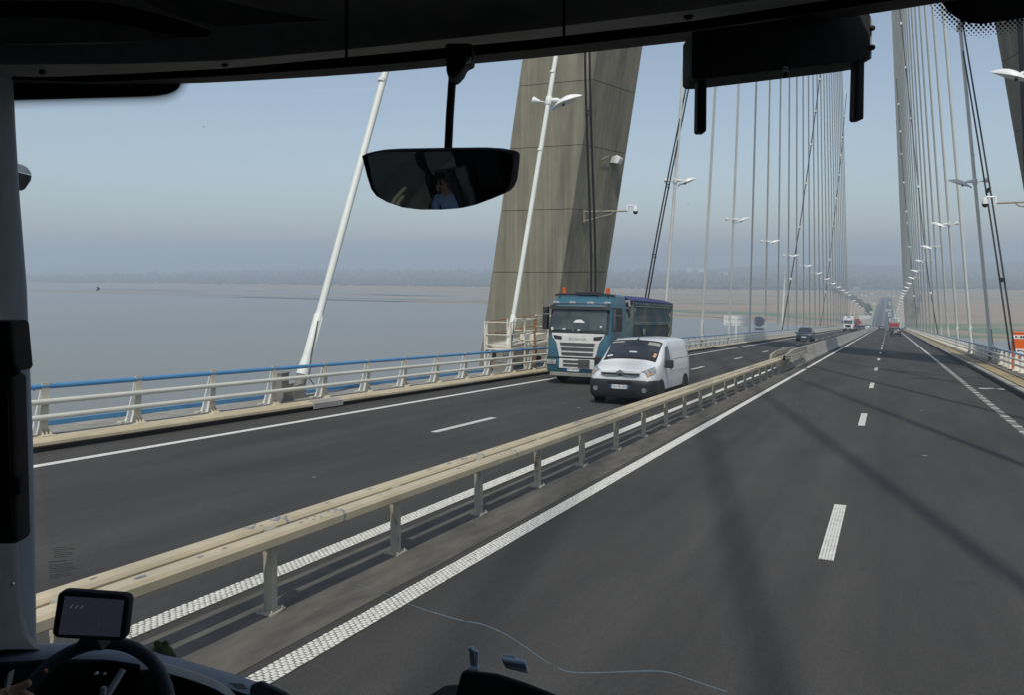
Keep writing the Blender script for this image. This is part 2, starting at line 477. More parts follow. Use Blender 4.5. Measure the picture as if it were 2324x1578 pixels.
def marsh_material():
    m = bpy.data.materials.new('marsh'); m.use_nodes = True
    nt = m.node_tree; n = nt.nodes; l = nt.links; b = n['Principled BSDF']
    b.inputs['Roughness'].default_value = 0.95
    g = n.new('ShaderNodeNewGeometry')
    def ns(scale, st, rot=0.0, detail=7):
        mp = n.new('ShaderNodeMapping'); mp.inputs['Scale'].default_value = st; mp.inputs['Rotation'].default_value = (0, 0, rot)
        l.new(g.outputs['Position'], mp.inputs['Vector'])
        t = n.new('ShaderNodeTexNoise'); t.inputs['Scale'].default_value = scale; t.inputs['Detail'].default_value = detail; t.inputs['Roughness'].default_value = 0.6
        l.new(mp.outputs['Vector'], t.inputs['Vector'])
        return t.outputs['Fac']
    def ramp(v, a, c):
        r = n.new('ShaderNodeMapRange'); r.inputs['From Min'].default_value = a; r.inputs['From Max'].default_value = c
        l.new(v, r.inputs['Value']); return r.outputs['Result']
    def mix(f, a, c):
        x = n.new('ShaderNodeMix'); x.data_type = 'RGBA'; l.new(f, x.inputs[0])
        for k, s in ((6, a), (7, c)):
            if isinstance(s, tuple): x.inputs[k].default_value = s
            else: l.new(s, x.inputs[k])
        return x.outputs[2]
    reed = mix(ramp(ns(0.012, (1, 3, 1), 0.1), 0.35, 0.65), (0.40, 0.265, 0.145, 1), (0.26, 0.18, 0.105, 1))
    fine = mix(ramp(ns(0.06, (1, 3, 1), -0.1), 0.4, 0.65), reed, (0.33, 0.235, 0.125, 1))
    green = mix(ramp(ns(0.0042, (0.6, 2.6, 1), 0.18), 0.56, 0.64), fine, (0.085, 0.15, 0.06, 1))
    l.new(green, b.inputs['Base Color'])
    return m
M['marsh'] = marsh_material()
M['marsh_green'] = mat('salt_meadow', (0.075, 0.155, 0.055), 0.95, col2=(0.13, 0.175, 0.075), scale=0.02, detail=7, world_space=True)
M['mud'] = mat('shore_mud', (0.36, 0.27, 0.17), 0.85, col2=(0.26, 0.20, 0.13), scale=0.03, detail=7, world_space=True)

def make_land():
    b = MB()
    nU = 420
    offs = [(-25, Z_WATER - 1.0), (0, Z_WATER + 0.15), (14, Z_LAND - 0.4), (60, Z_LAND), (300, Z_LAND), (900, Z_LAND), (2500, Z_LAND), (7400, Z_LAND)]
    for i in range(nU + 1):
        k = (len(SHORE) - 1) * i / nU
        p = shore_pt(k)
        jit = 26 * mnoise.noise(Vector((p.x * 0.012, 3.1, 0))) + 12 * mnoise.noise(Vector((p.x * 0.05, 7.7, 0)))
        for d, z in offs:
            y = p.y + d + jit * (1 if d < 100 else 0)
            b.v.append((p.x, min(y, 7550), z))
    n = len(offs)
    for i in range(nU):
        for j in range(n - 1):
            b.f.append((i * n + j, (i + 1) * n + j, (i + 1) * n + j + 1, i * n + j + 1)); b.m.append(0)
    struct(b.build('ground', M['marsh']))
    # green salt meadow and bare mud along the water's edge: irregular sheets 4 cm apart
    def band(name, m, k0, k1, d0, d1, h, seed, thin=0.0):
        q = MB(); N = 160
        for i in range(N + 1):
            k = k0 + (k1 - k0) * i / N
            p = shore_pt(k)
            jit = 26 * mnoise.noise(Vector((p.x * 0.012, 3.1, 0))) + 12 * mnoise.noise(Vector((p.x * 0.05, 7.7, 0)))
            a = d0 + 0.5 * (d1 - d0) * mnoise.noise(Vector((p.x * 0.016, seed, 0)))
            c = d1 + 0.7 * (d1 - d0) * mnoise.noise(Vector((p.x * 0.011, seed + 5, 0)))
            e = sin(pi * i / N) ** 0.4
            mid = (a + c) / 2; a, c = mid + (a - mid) * e, mid + max(c - mid, 2) * e
            q.v += [(p.x, p.y + a + jit, h), (p.x, p.y + c + jit, h)]
        for i in range(N):
            q.f.append((2 * i, 2 * i + 2, 2 * i + 3, 2 * i + 1)); q.m.append(0)
        return struct(q.build(name, m))
    band('salt_meadow', M['marsh_green'], 6.6, 11.4, 75, 128, Z_LAND + 0.05, 1.0)
    band('salt_meadow', M['marsh_green'], 11.8, 15.4, 60, 130, Z_LAND + 0.05, 4.0)
    band('salt_meadow', M['marsh_green'], 2.4, 6.3, 30, 70, Z_LAND + 0.05, 9.0)
    band('mud_flat', M['mud'], 6.4, 11.8, 16, 58, Z_LAND + 0.09, 2.0)
    band('mud_flat', M['mud'], 2.0, 6.2, 16, 34, Z_LAND + 0.09, 6.0)
    # tidal channels showing water among the reeds on the left
    wm = bpy.data.materials['estuary_water']
    for k, (x0, x1, y0, w) in enumerate([(-1500, -420, 1330, 40), (-1900, -640, 1480, 75), (-1250, -470, 1250, 24), (-2300, -900, 1660, 80), (-1000, -430, 1420, 40), (-2600, -1300, 1560, 70), (-1500, -500, 1560, 50), (-2700, -1500, 1850, 60)]):
        q = MB(); N = 60
        for i in range(N + 1):
            t = i / N; x = x0 + (x1 - x0) * t
            y = y0 - 60 * t + 26 * mnoise.noise(Vector((x * 0.006, k * 3.3, 0)))
            e = w * sin(pi * t) ** 0.6 * (0.6 + 0.6 * mnoise.noise(Vector((x * 0.01, k * 9.1, 2))))
            q.v += [(x, y - e, Z_LAND + 0.13), (x, y + e, Z_LAND + 0.13)]
        for i in range(N):
            q.f.append((2 * i, 2 * i + 2, 2 * i + 3, 2 * i + 1)); q.m.append(0)
        struct(q.build('tidal_channel', wm))
make_land()

M['wood'] = mat('woodland_leaves', (0.045, 0.062, 0.032), 0.95, col2=(0.085, 0.085, 0.05), scale=0.02, detail=6, world_space=True)
M['hill'] = mat('hill_land', (0.045, 0.058, 0.034), 0.95, col2=(0.085, 0.080, 0.055), scale=0.006, detail=8, world_space=True)
def make_hills():
    b = MB()
    NX, NY = 150, 18
    for j in range(NY):
        for i in range(NX):
            x = -7000 + 14000 * i / (NX - 1)
            y = 3050 + 3400 * j / (NY - 1)
            t = j / (NY - 1)
            prof = 20 + 66 * max(0, min(1, (x + 1500) / 1300)) + 30 * max(0, min(1, (x - 300) / 700))
            h = prof * sin(pi / 2 * min(1, t * 1.6)) * (0.8 + 0.5 * mnoise.noise(Vector((x * 0.0011, y * 0.0009, 2)))) + 10 * mnoise.noise(Vector((x * 0.005, y * 0.004, 6)))
            b.v.append((x, y, Z_LAND - 2 + (h if j else -1)))
    for j in range(NY - 1):
        for i in range(NX - 1):
            b.f.append((j * NX + i, j * NX + i + 1, (j + 1) * NX + i + 1, (j + 1) * NX + i)); b.m.append(0)
    struct(b.build('hills', M['hill'], smooth=True))
    # long low wooded rise on the left bank
    b = MB(); NX, NY = 60, 9
    for j in range(NY):
        for i in range(NX):
            u, v = i / (NX - 1), j / (NY - 1)
            x = -2050 + 1500 * u; y = 2650 + 500 * v
            e = max(0, sin(pi * min(1, u * 1.0)) ** 0.5) * sin(pi * v) ** 0.7
            b.v.append((x, y, Z_LAND - 1 + 29 * e * (0.9 + 0.2 * mnoise.noise(Vector((x * 0.006, y * 0.006, 1))))))
    for j in range(NY - 1):
        for i in range(NX - 1):
            b.f.append((j * NX + i, j * NX + i + 1, (j + 1) * NX + i + 1, (j + 1) * NX + i)); b.m.append(0)
    struct(b.build('wooded_hill', M['wood'], smooth=True))
make_hills()

def make_wood():
    b = MB(); rr = random.Random(3)
    t8 = [(1, 0, 0), (0, 1, 0), (-1, 0, 0), (0, -1, 0), (0, 0, 1), (0, 0, -1)]
    f8 = [(0, 1, 4), (1, 2, 4), (2, 3, 4), (3, 0, 4), (1, 0, 5), (2, 1, 5), (3, 2, 5), (0, 3, 5)]
    for _ in range(6800):
        u = rr.random()
        x = -3200 + 4700 * u
        near = 2080 + 120 * mnoise.noise(Vector((x * 0.003, 1, 0))) + (180 if x > 40 else 0)
        y = near + rr.random() ** 1.6 * 2100
        if abs(x) < 70 and y < 2150: continue
        r = rr.uniform(5, 11) * (1 + (y - near) / 1500) * (1 + 0.5 * mnoise.noise(Vector((x * 0.01, y * 0.01, 4))))
        h = rr.uniform(0.8, 1.4)
        b.add([(x + r * p[0] * rr.uniform(.8, 1.3), y + r * p[1], Z_LAND + r * 0.7 + r * h * p[2]) for p in t8], f8)
    o = b.build('woodland', M['wood'], kind='stuff')
make_wood()

# ------------------------------------------------------------------ bridge deck and carriageway
XM = -4.78          # line of the median
def loft(prof, s0, s1, sl=None):
    sl = sl or srange(s0, s1)
    b = MB()
    b.ring([[P(x, s, h) for x, h in prof] for s in sl], True, True)
    return b
S_END = 2400
def ribbon(x0, x1, s0, s1, h, step=None):
    b = MB()
    sl = srange(s0, s1)
    for s in sl: b.v += [tuple(P(x0, s, h)), tuple(P(x1, s, h))]
    for i in range(len(sl) - 1):
        b.f.append((2 * i, 2 * i + 1, 2 * i + 3, 2 * i + 2)); b.m.append(0)
    return b
road = struct(ribbon(-14.0, 4.42, -60, S_END, 0.0).build('road', M['asphalt']))
struct(ribbon(-5.22, -4.18, -60, 47.6, 0.004).build('median_strip', M['old_asphalt']))
struct(loft([(-15.1, -0.12), (-13.95, -0.12), (6.9, -0.12), (7.0, -0.4), (3.0, -3.0), (-12.0, -3.0), (-15.3, -0.4)], -60, 840).build('bridge_deck', M['deck_concrete']))
struct(loft([(-17, -0.5), (8, -0.5), (16, -6), (-25, -6)], 838, S_END).build('embankment', M['marsh_green']))

def line(name, x, w, s0, s1, m, h=0.008):
    return ribbon(x - w / 2, x + w / 2, s0, s1, h).build(name, m, road)
line('edge_line', -3.97, 0.17, 22, 47.2, M['paint'])
line('edge_line', -3.97, 0.17, 48.3, S_END, M['paint'])
line('edge_line', -5.44, 0.17, 22, 47.2, M['paint'])
line('edge_line', -5.50, 0.15, 48.3, S_END, M['paint'])
line('edge_line', -12.2, 0.19, -20, S_END, M['paint'])
line('edge_line', 3.00, 0.20, 20, 62, M['paint_base'], 0.008)
line('edge_line', 3.00, 0.20, 62, S_END, M['paint_worn'], 0.008)
# raised profile (audible) markings near the bus: white studs over a thin worn base
def profiled(x, w, s0, s1):
    ribbon(x - w / 2, x + w / 2, s0, s1, 0.006).build('edge_line', M['paint_base'], road)
    b = MB()
    n = int((s1 - s0) / 0.066)
    for i in range(n):
        s = s0 + (s1 - s0) * i / n
        for j in range(6):
            xx = x - w / 2 + w * (j + 0.5) / 6 + R.uniform(-.004, .004)
            ss = s + (0.033 if j % 2 else 0)
            a, c, h = 0.0142, 0.023, 0.012
            pts = [(xx - a, ss - c), (xx + a, ss - c), (xx + a, ss + c), (xx - a, ss + c)]
            lo = [P(u, v, 0.007) for u, v in pts]
            hi = [P(xx + (u - xx) * .75, ss + (v - ss) * .75, h) for u, v in pts]
            b.add(lo + hi, [(4, 5, 6, 7), (0, 1, 5, 4), (1, 2, 6, 5), (2, 3, 7, 6), (3, 0, 4, 7)])
    b.build('profiled_studs', M['paint'], road, kind='stuff')
profiled(-3.97, 0.21, 3.6, 22)
profiled(-5.44, 0.21, 3.6, 22)
# cross bars of the right-hand edge line
bm_ = None
for i in range(46):
    s = 20 + i * 1.25
    b = MB()
    b.box((0, 0, 0), (0.215, 0.075, 0.010))
    if i == 0: bar_me = b.mesh('line_bar', M['paint'])
    o = link('line_bar', bar_me, road); o.location = P(3.0, s, 0.013); o.rotation_euler = (-atan2(G0, 1), 0, 0)
# lane dashes: 3 m long every 13 m
dm = MB().box((0, 0, -0.001), (0.15, 2.98, 0.005), None, 1)
for k in range(5): dm.box((-0.066 + 0.033 * k, 0, 0.001), (0.021, 3.0, 0.011))
dash_me = dm.mesh('lane_dash', [M['paint'], M['paint_worn']])
def dashes(x, s_first, count):
    for i in range(count):
        s = s_first + 13 * i
        o = link('lane_dash', dash_me, road)
        o.location = P(x, s, 0.006)
        o.rotation_euler = (math.atan((zr(s + 1.4) - zr(s - 1.4)) / 2.8), 0, 0)
dashes(-0.60, 11.3 - 13, 70)
dashes(-8.83, 17.5 - 13, 70)
# sign painted across the right shoulder
b = MB()
for x0, x1, d in ((3.32, 3.62, 0), (3.95, 4.22, 0.05)):
    b.box(P((x0 + x1) / 2, 38.85 + d, 0.009), (x1 - x0, 0.16, 0.006))
b.box(P(3.78, 38.95, 0.009), (0.36, 0.10, 0.006)); b.box(P(3.78, 39.2, 0.009), (0.2, 0.10, 0.006))
b.build('shoulder_mark', M['paint'], road)
# pale scuffs and litter-sized flecks of paint on the asphalt
b = MB()
for _ in range(34):
    x, s = R.uniform(-11.5, 3.5), R.uniform(5, 34)
    if -5.7 < x < -3.7: continue
    a = R.uniform(0.012, 0.035); q = R.uniform(0, 3)
    b.add([P(x + a * cos(q + k * pi / 2) * (1 if k % 2 else 1.9), s + a * sin(q + k * pi / 2), 0.006) for k in range(4)], [(0, 1, 2, 3)])
b.build('stray_flecks', M['paint_worn'], road, kind='stuff')

# kerbs and walkways
for name, prof, m in [
    ('kerb_foot', [(-14.0, -0.05), (-13.33, -0.05), (-13.33, 0.075), (-14.0, 0.075)], M['black']),
    ('outer_kerb_foot', [(4.36, -0.05), (4.7, -0.05), (4.7, 0.172), (4.36, 0.172)], M['black'])]:  # black here paints the shade on the right kerb's road-facing side
    struct(loft(prof, -60, 838).build(name, m))
def kerb_run(name, prof, m, s0, s1, step, skip=()):
    root = struct(link(name, None))
    s = s0
    while s < s1:
        L = step if s < 160 else step * 4
        if not any(abs(s - k) < 0.1 for k in skip):
            loft(prof, s + 0.012, min(s + L - 0.012, s1), [s + 0.012, min(s + L - 0.012, s1)]).build('kerb_segment', m, root, auto=40)
        s += L
    return root
kl = [(-13.55, 0.08), (-13.30, 0.08), (-13.255, 0.115), (-13.26, 0.165), (-13.31, 0.21), (-13.55, 0.228)]
kerb_run('left_kerb', kl, M['cream'], -2.6, 838, 8.1)
kr = [(4.33, 0.175), (4.55, 0.175), (4.55, 0.262), (4.38, 0.262), (4.33, 0.235)]
kerb_run('right_kerb', kr, M['barrier_concrete'], 10, 838, 8.1)
# expansion plate bolted over the left kerb
b = MB(); b.ring([[P(x + dx, s, h) for x, h, dx in ((-13.40, 0.240, 0), (-13.29, 0.226, 0), (-13.225, 0.170, 0), (-13.225, 0.035, 0), (-13.25, 0.035, 0), (-13.27, 0.165, 0), (-13.40, 0.215, 0))] for s in (17.75, 19.0)])
o = b.build('kerb_cover_plate', M['barrier_concrete'], auto=40); tag(o, 'grey cover plate wrapped over the left kerb beside the cabinet', 'cover plate')
struct(ribbon(-13.78, -13.551, -60, 838, 0.222).build('parapet_plinth', M['tile']))
struct(loft([(-15.1, -0.1), (-13.55, -0.1), (-13.55, 0.15), (-15.1, 0.15)], -60, 838).build('left_walkway', M['tile']))
# walkway slabs with open joints (near part): each slab a piece
slab_root = struct(link('walkway_slabs', None))
for i in range(34):
    s = 7 + i * 1.03
    bb = MB(); L = 0.985
    for x0, x1 in ((-14.98, -14.40), (-14.38, -13.80)):
        bb = MB(); hh = 0.168 + R.uniform(-.006, .006)
        bb.ring([[P(x, ss, h) for x, h in ((x0, 0.14), (x1, 0.14), (x1, hh), (x0, hh))] for ss in (s, s + L)])
        bb.build('slab', M['tile'], slab_root)
struct(loft([(4.71, -0.1), (5.72, -0.1), (5.72, 0.22), (4.71, 0.22)], 10, 838).build('right_walkway', M['gravel_tan']))
struct(loft([(5.30, 0.20), (5.55, 0.20), (5.55, 0.31), (5.34, 0.31), (5.30, 0.28)], 10, 838).build('right_plinth', M['deck_concrete']))
struct(loft([(5.72, -0.1), (6.9, -0.1), (6.9, 0.2), (5.72, 0.2)], 10, 838).build('outer_walkway', M['deck_concrete']))

# ------------------------------------------------------------------ median guard rail and concrete barrier
gr = thing('guard_rail', 'double cream steel guard rail on short rusty posts along the median', 'guard rail', (0, 0, 0))
S_G1 = 47.4
def rail_prof(xc):
    return [(xc - 0.060, 0.620), (xc + 0.060, 0.620), (xc + 0.078, 0.636), (xc + 0.082, 0.700), (xc + 0.060, 0.726), (xc - 0.060, 0.726), (xc - 0.082, 0.700), (xc - 0.078, 0.636)]
def rails(xc, joint0):
    s = joint0 - 8.0
    while s < S_G1 - 0.2:
        e = min(s + 4.0, S_G1)
        lift = lambda q: 0.02 if q > 8 else 0.0
        bb = MB(); sl = [s + 0.006, (s + e) / 2, e - 0.006]
        bb.ring([[P(x, q, h + 0.0) for x, h in rail_prof(xc)] for q in sl])
        bb.build('rail_beam', M['cream'], gr, auto=35)
        # splice: dark sleeve gap and bolt heads
        b2 = MB(); b2.ring([[P(xc + (x - xc) * 1.03, q, 0.675 + (h - 0.675) * 1.04) for x, h in rail_prof(xc)] for q in (e - 0.028, e + 0.004)])
        b2.build('splice_band', M['steel'], gr, auto=35)
        b2 = MB()
        for k in range(4):
            for dx in (-0.045, 0.045):
                b2.lathe([(0.014, 0.0), (0.014, 0.006), (0.008, 0.010)], P(xc + dx * 0.8, e - 0.42 + k * 0.11 + (0.1 if k > 1 else 0), 0.726), 'Z', 7)
        b2.build('splice_bolts', M['steel'], gr)
        s = e
rails(XM + 0.125, 6.6)
rails(XM - 0.125, 6.1)
b = MB()
for i in range(60):
    xc = XM + R.choice((0.125, -0.125)); s = R.uniform(3.2, 30); a = R.uniform(0.008, 0.024)
    n = R.randint(5, 7)
    b.add([P(xc + a * cos(k * 2 * pi / n) * R.uniform(.5, 1.2), s + 2.6 * a * sin(k * 2 * pi / n), 0.7305) for k in range(n)], [tuple(range(n))])
b.build('bare_patches', M['steel'], gr, kind='stuff')
# posts: C-section with a foot plate, bracket and bolts
pb = MB()
for x, y, sx, sy in ((0, -0.034, 0.086, 0.008), (-0.039, 0.0, 0.008, 0.07), (0.039, 0.0, 0.008, 0.07)):
    pb.box((x, y, 0.31), (sx, sy, 0.62))
pb.box((0, 0, 0.010), (0.17, 0.19, 0.016))
post_me = pb.mesh('post', M['cream_rusty']); fix_normals(post_me)
brk = MB().box((0, 0, 0.660), (0.06, 0.10, 0.11)).box((0, 0, 0.545), (0.092, 0.082, 0.12)).lathe([(0.014, -0.054), (0.014, -0.04)], (0, 0, 0.55), 'Y', 8)
brk_me = brk.mesh('bracket', M['cream_rusty'])
ft = MB()
for dx in (-0.085, 0.085):
    for dy in (-0.095, 0.095): ft.lathe([(0.013, 0.016), (0.013, 0.035), (0.007, 0.042)], (dx * 0.75, dy * 0.75, 0), 'Z', 6)
foot_me = ft.mesh('foot_bolts', M['cream_rusty'])
ps = [5.81 - 4.04 + 2.015 * i for i in range(20)] + [42.2, 43.2, 44.0, 44.6, 45.2, 45.8, 46.4, 47.0]
for s in ps:
    for me, nm in ((post_me, 'post'), (brk_me, 'bracket'), (foot_me, 'foot')):
        o = link(nm, me, gr)
        if nm == 'foot': o['kind'] = 'stuff'
        o.location = P(XM, s, 0.004); o.rotation_euler = (0, 0, 0 if s < 42 else R.uniform(-.06, .06))
# flared end: W-beam sections lapping over the barrier
for k, (x, h0) in enumerate(((XM + 0.36, 0.62), (XM + 0.36, 0.90))):
    bb = MB()
    bb.ring([[P(xx, s, h) for xx, h in ((x0 - 0.05, z), (x0 + 0.03, z), (x0 + 0.06, z + 0.05), (x0 + 0.02, z + 0.10), (x0 + 0.06, z + 0.15), (x0 + 0.03, z + 0.20), (x0 - 0.05, z + 0.20))] for s, x0, z in ((42.0, XM + 0.30, 0.66), (45.0, x, h0 - 0.02 * k), (53.5, x + 0.02, h0 + 0.02))])
    bb.build('end_beam', M['cream_rusty'], gr, auto=40)
bb = MB(); bb.ring([[P(xx, s, h) for xx, h in ((x0 - 0.06, z), (x0 + 0.04, z), (x0 + 0.04, z + 0.22), (x0 - 0.06, z + 0.22))] for s, x0, z in ((42.0, XM - 0.30, 0.66), (44.5, XM - 0.34, 0.78), (53, XM - 0.36, 0.80))])
bb.build('end_beam', M['cream_rusty'], gr, auto=40)
bb = MB()
for i in range(9): bb.box(P(XM + 0.40, 44.2 + i * 1.05, 0.76), (0.08, 0.10, 0.26))
bb.build('stiffeners', M['cream_rusty'], gr)

cb = thing('concrete_barrier', 'long grey concrete median barrier continuing after the steel guard rail', 'barrier')
def jersey(o=0.0):
    r = [(0.31, 0.0), (0.31, 0.08), (0.15, 0.34), (0.09, 0.92), (0.075, 0.945)]
    return [(XM + x, h) for x, h in r] + [(XM - x, h) for x, h in reversed(r)]
s = 47.7; k = 0
while s < 800:
    L = 6.0 if s < 180 else (12 if s < 420 else 40)
    mu = 1 + R.uniform(-.01, .01)
    pr = jersey()
    if k == 0:
        bb = MB(); bb.ring([[P(XM + (x - XM) * f, q, h * g) for x, h in pr] for q, f, g in ((47.7, 0.95, 0.72), (49.6, 1, 1), (s + L - 0.03, 1, 1))])
    else:
        bb = loft([(XM + (x - XM) * mu, h * mu) for x, h in pr], s, s + L - 0.03, [s, s + L / 2, s + L - 0.03])
    bb.build('barrier_segment', M['barrier_concrete'], cb, auto=30)
    s += L; k += 1

# ------------------------------------------------------------------ parapets
post = MB()
# tapered fin behind, flange towards the road, gusseted foot; x outward is +
fin = [(0.02, 0.0), (0.33, 0.0), (0.28, 0.12), (0.09, 0.90), (0.02, 0.90)]
post.prism(fin, 'Y', -0.011, 0.011, 1)
def flange(w, z0, z1, x=0.0): post.box((x, 0, (z0 + z1) / 2), (0.024, w, z1 - z0))
flange(0.155, 0.16, 0.92)
post.ring([[(x, y * w, z) for x, y in ((-0.012, -1), (0.012, -1), (0.012, 1), (-0.012, 1))] for z, w in ((0.0, 0.125), (0.16, 0.0775))])
for dy in (-0.075, 0.0, 0.075): post.prism([(-0.13, 0.0), (0.0, 0.0), (0.0, 0.14)], 'Y', dy - 0.007, dy + 0.007)
post.box((0.11, 0, -0.008), (0.54, 0.30, 0.022))
post_m = post.mesh('post', [M['cream_post'], M['rail_fin_sunlit']])
fix_normals(post_m)
def parapet(name, label, xc, out, s0, s1, pitch, rail_m, post_from=None, post_mat=None):
    t = thing(name, label, 'railing')
    h0 = 0.235 if out < 0 else 0.31
    s = s0
    pm = post_m
    if post_mat:
        pm = post_m.copy(); pm.materials[0] = post_mat
    while s < s1:
        o = link('post', pm, t)
        o.location = P(xc, s, h0); o.scale = (out, 1, 1); o.rotation_euler = (math.atan(grade(s)), 0, 0)
        s += pitch
    def bar(nm, x, h, r, m):
        sl = srange(s0 - 6, s1)
        bb = MB(); bb.tube([P(x, q, h) for q in sl], r, 10)
        bb.build(nm, m, t, smooth=True)
    bar('top_rail', xc + out * 0.03, h0 + 0.850, 0.049, M['rail_blue'])
    bar('middle_rail', xc - out * 0.075, h0 + 0.590, 0.052, rail_m)
    bar('lower_rail', xc - out * 0.075, h0 + 0.315, 0.052, rail_m)
    return t
pl = parapet('parapet_railing', 'left parapet railing with bright blue top rail and off-white lower rails', -13.63, -1, 8.44, 340, 2.06, M['rail_white'])
pr = parapet('parapet_railing', 'right parapet railing of glowing cream posts behind grey rails', 5.72, 1, 28.3, 340, 2.06, M['rail_white'])
# small drain holes / drip marks below the top rail where the sections meet
bb = MB()
for s in (9.2 + 12.4 * i for i in range(6)):
    for k in range(6): bb.lathe([(0.012, -0.02), (0.012, 0.0)], P(-13.66, s + k * 0.2 + 0.15, 1.042), 'Z', 6)
bb.build('rail_bolts', M['black'], pl)
# solid continuation further down the viaduct
for xc, out, nm, lb in ((-13.63, -1, 'parapet_wall', 'low pale parapet wall along the far left side of the viaduct'), (5.72, 1, 'parapet_wall', 'low pale parapet wall along the far right side of the viaduct')):
    o = loft([(xc - 0.1, -0.1), (xc + 0.1, -0.1), (xc + 0.1, 1.05), (xc - 0.1, 1.05)], 341, 836).build(nm, M['barrier_concrete']); tag(o, lb, 'wall')
o = loft([(-15.09, 0.10), (-15.00, 0.10), (-15.00, 0.262), (-15.09, 0.262)], -20, 340).build('outer_edge_rail', M['rail_blue'], bevel=0.0)
tag(o, 'blue edge rail lying low along the outer side of the left walkway', 'rail')
# ------------------------------------------------------------------ pylon (inverted Y)
py_ = thing('bridge_pylon', 'huge concrete pylon with two leaning legs straddling the bridge deck', 'pylon')
LEAN = 0.16
# corner (x at z=0, s, lean) of the left leg; the right leg is its mirror about the median
LEG = [(-23.35, 49.3, 0.157), (-18.65, 49.3, 0.167), (-17.35, 54.4, 0.159), (-19.0, 56.4, 0.159), (-23.3, 56.4, 0.157)]
def leg_ring(z, mir, inset=0.0):
    pts = []
    cx = sum(q[0] for q in LEG) / 5; cs = sum(q[1] for q in LEG) / 5
    for x, s, l in LEG:
        x1 = x + (cx - x) * inset; s1 = s + (cs - s) * inset
        X = x1 + l * z
        pts.append(Vector((2 * XM - X if mir else X, s1, z)))
    return pts
z0 = -54.5
JZ = [-9.35 + 3.86 * k for k in range(-11, 25)]
for mir in (False, True):
    bb = MB(); bb.ring([leg_ring(JZ[0] - 2, mir, 0.012), leg_ring(JZ[-1], mir, 0.012)])
    bb.build('leg_core', M['joint'], py_)
    for a, c in zip(JZ[:-1], JZ[1:]):
        bb = MB(); bb.ring([leg_ring(a + 0.018, mir), leg_ring((a + c) / 2, mir), leg_ring(c - 0.018, mir)])
        bb.build('leg_segment', M['concrete'], py_)
tw = MB(); tw.ring([[Vector((XM + x * w, 52.6 + y, z)) for x, y in ((-1, -3.4), (1, -3.4), (1, 3.4), (-1, 3.4))] for z, w in ((JZ[-1] - 1.0, 3.4), (92, 2.6), (121, 2.4))])
tw.build('tower', M['concrete'], py_)

# ------------------------------------------------------------------ stay cables
S_TOP = 52.0
XL, XR = -14.5, 5.95
def top_of(k):          # k = 0 for the stay next to the pylon .. 22
    return 99.0 + 14.0 * (k / 22.0)
stays = {}
def stay(side, s_anchor, k, label, group=None, detail=2):
    x0 = XL if side < 0 else XR
    a = P(x0, s_anchor, 0.15)
    tp = Vector((XM + (-0.55 if side < 0 else 0.55), S_TOP, top_of(k)))
    d = (tp - a); L = d.length; u = d / L
    t = thing('stay_cable', label, 'cable', a, group=group)
    r = 0.104
    L1 = 0.55
    sag = Vector((0, 0, -1)) * L * 0.0045
    pts = []
    N = 10 if detail > 1 else 6
    for i in range(N + 1):
        q = 2.3 / L + (1 - 2.3 / L) * i / N
        pts.append(u * (L * q) + sag * (4 * q * (1 - q)))
    m = M['cable_white'] if detail > 1 else M['cable_grey']
    bb = MB(); bb.tube(pts, r if detail else 0.105, 10 if detail > 1 else 6); bb.build('sheath', M['cable_white'], t, smooth=True)
    q0 = lambda h: u * h
    bb = MB(); bb.tube([q0(1.1), q0(2.35), q0(2.39)], [0.128, 0.126, 0.107], 10); bb.build('guard_tube', M['cable_white'], t, auto=40)
    if detail > 1:
        bb = MB(); bb.tube([q0(0.66), q0(0.80), q0(1.15)], [0.175, 0.170, 0.129], 12); bb.build('cap', M['cable_white'], t, auto=40)
        bb = MB(); bb.tube([q0(0.10), q0(0.70)], [0.145, 0.150], 12)
        for dx in (-0.15, 0.15): bb.box((dx, -0.05, 0.12), (0.05, 0.5, 0.55))
        bb.box((0, 0, -0.08), (0.7, 0.8, 0.1))
        bb.build('anchor_base', M['grey_box'], t)
        bb = MB(); bb.tube([q0(1.3) + Vector((0.135, 0.02, 0)), q0(2.3) + Vector((0.135, 0.02, 0))], 0.014, 6); bb.build('conduit', M['cable_white'], t)
        bb = MB(); bb.tube([q0(2.2) + Vector((0.1, -0.1, 0)), q0(1.2) + Vector((0.15, -0.05, 0)), Vector((0.36, 0.1, 0.55)), Vector((0.55, 0.25, 0.2)), Vector((0.5, 0.1, 0.03))], 0.013, 6); bb.build('loose_wire', M['black'], t)
        for h in (9.5, 13.0, 17.5, 23):
            bb = MB(); bb.tube([q0(h), q0(h + 0.1)], r + 0.009, 10); bb.build('collar', M['cable_white'], t)
    stays[(side, k, s_anchor < 50)] = (a, tp, u, L, sag)
    return t
def on_stay(key, zrel):
    a, tp, u, L, sag = stays[key]
    q = 0.1
    for _ in range(30):
        p = a + (tp - a) * q + sag * (4 * q * (1 - q))
        q += (zrel - (p.z - zr(p.y))) / (L * max(u.z, .2)) * 0.7
    return p, u
SIDEW = {-1: 'left', 1: 'right'}
NEAR = [33.35, 19.3, 5.3, -8.8, -22.9, -37.0]
FAR = [61.2 + 14.12 * i for i in range(23)]
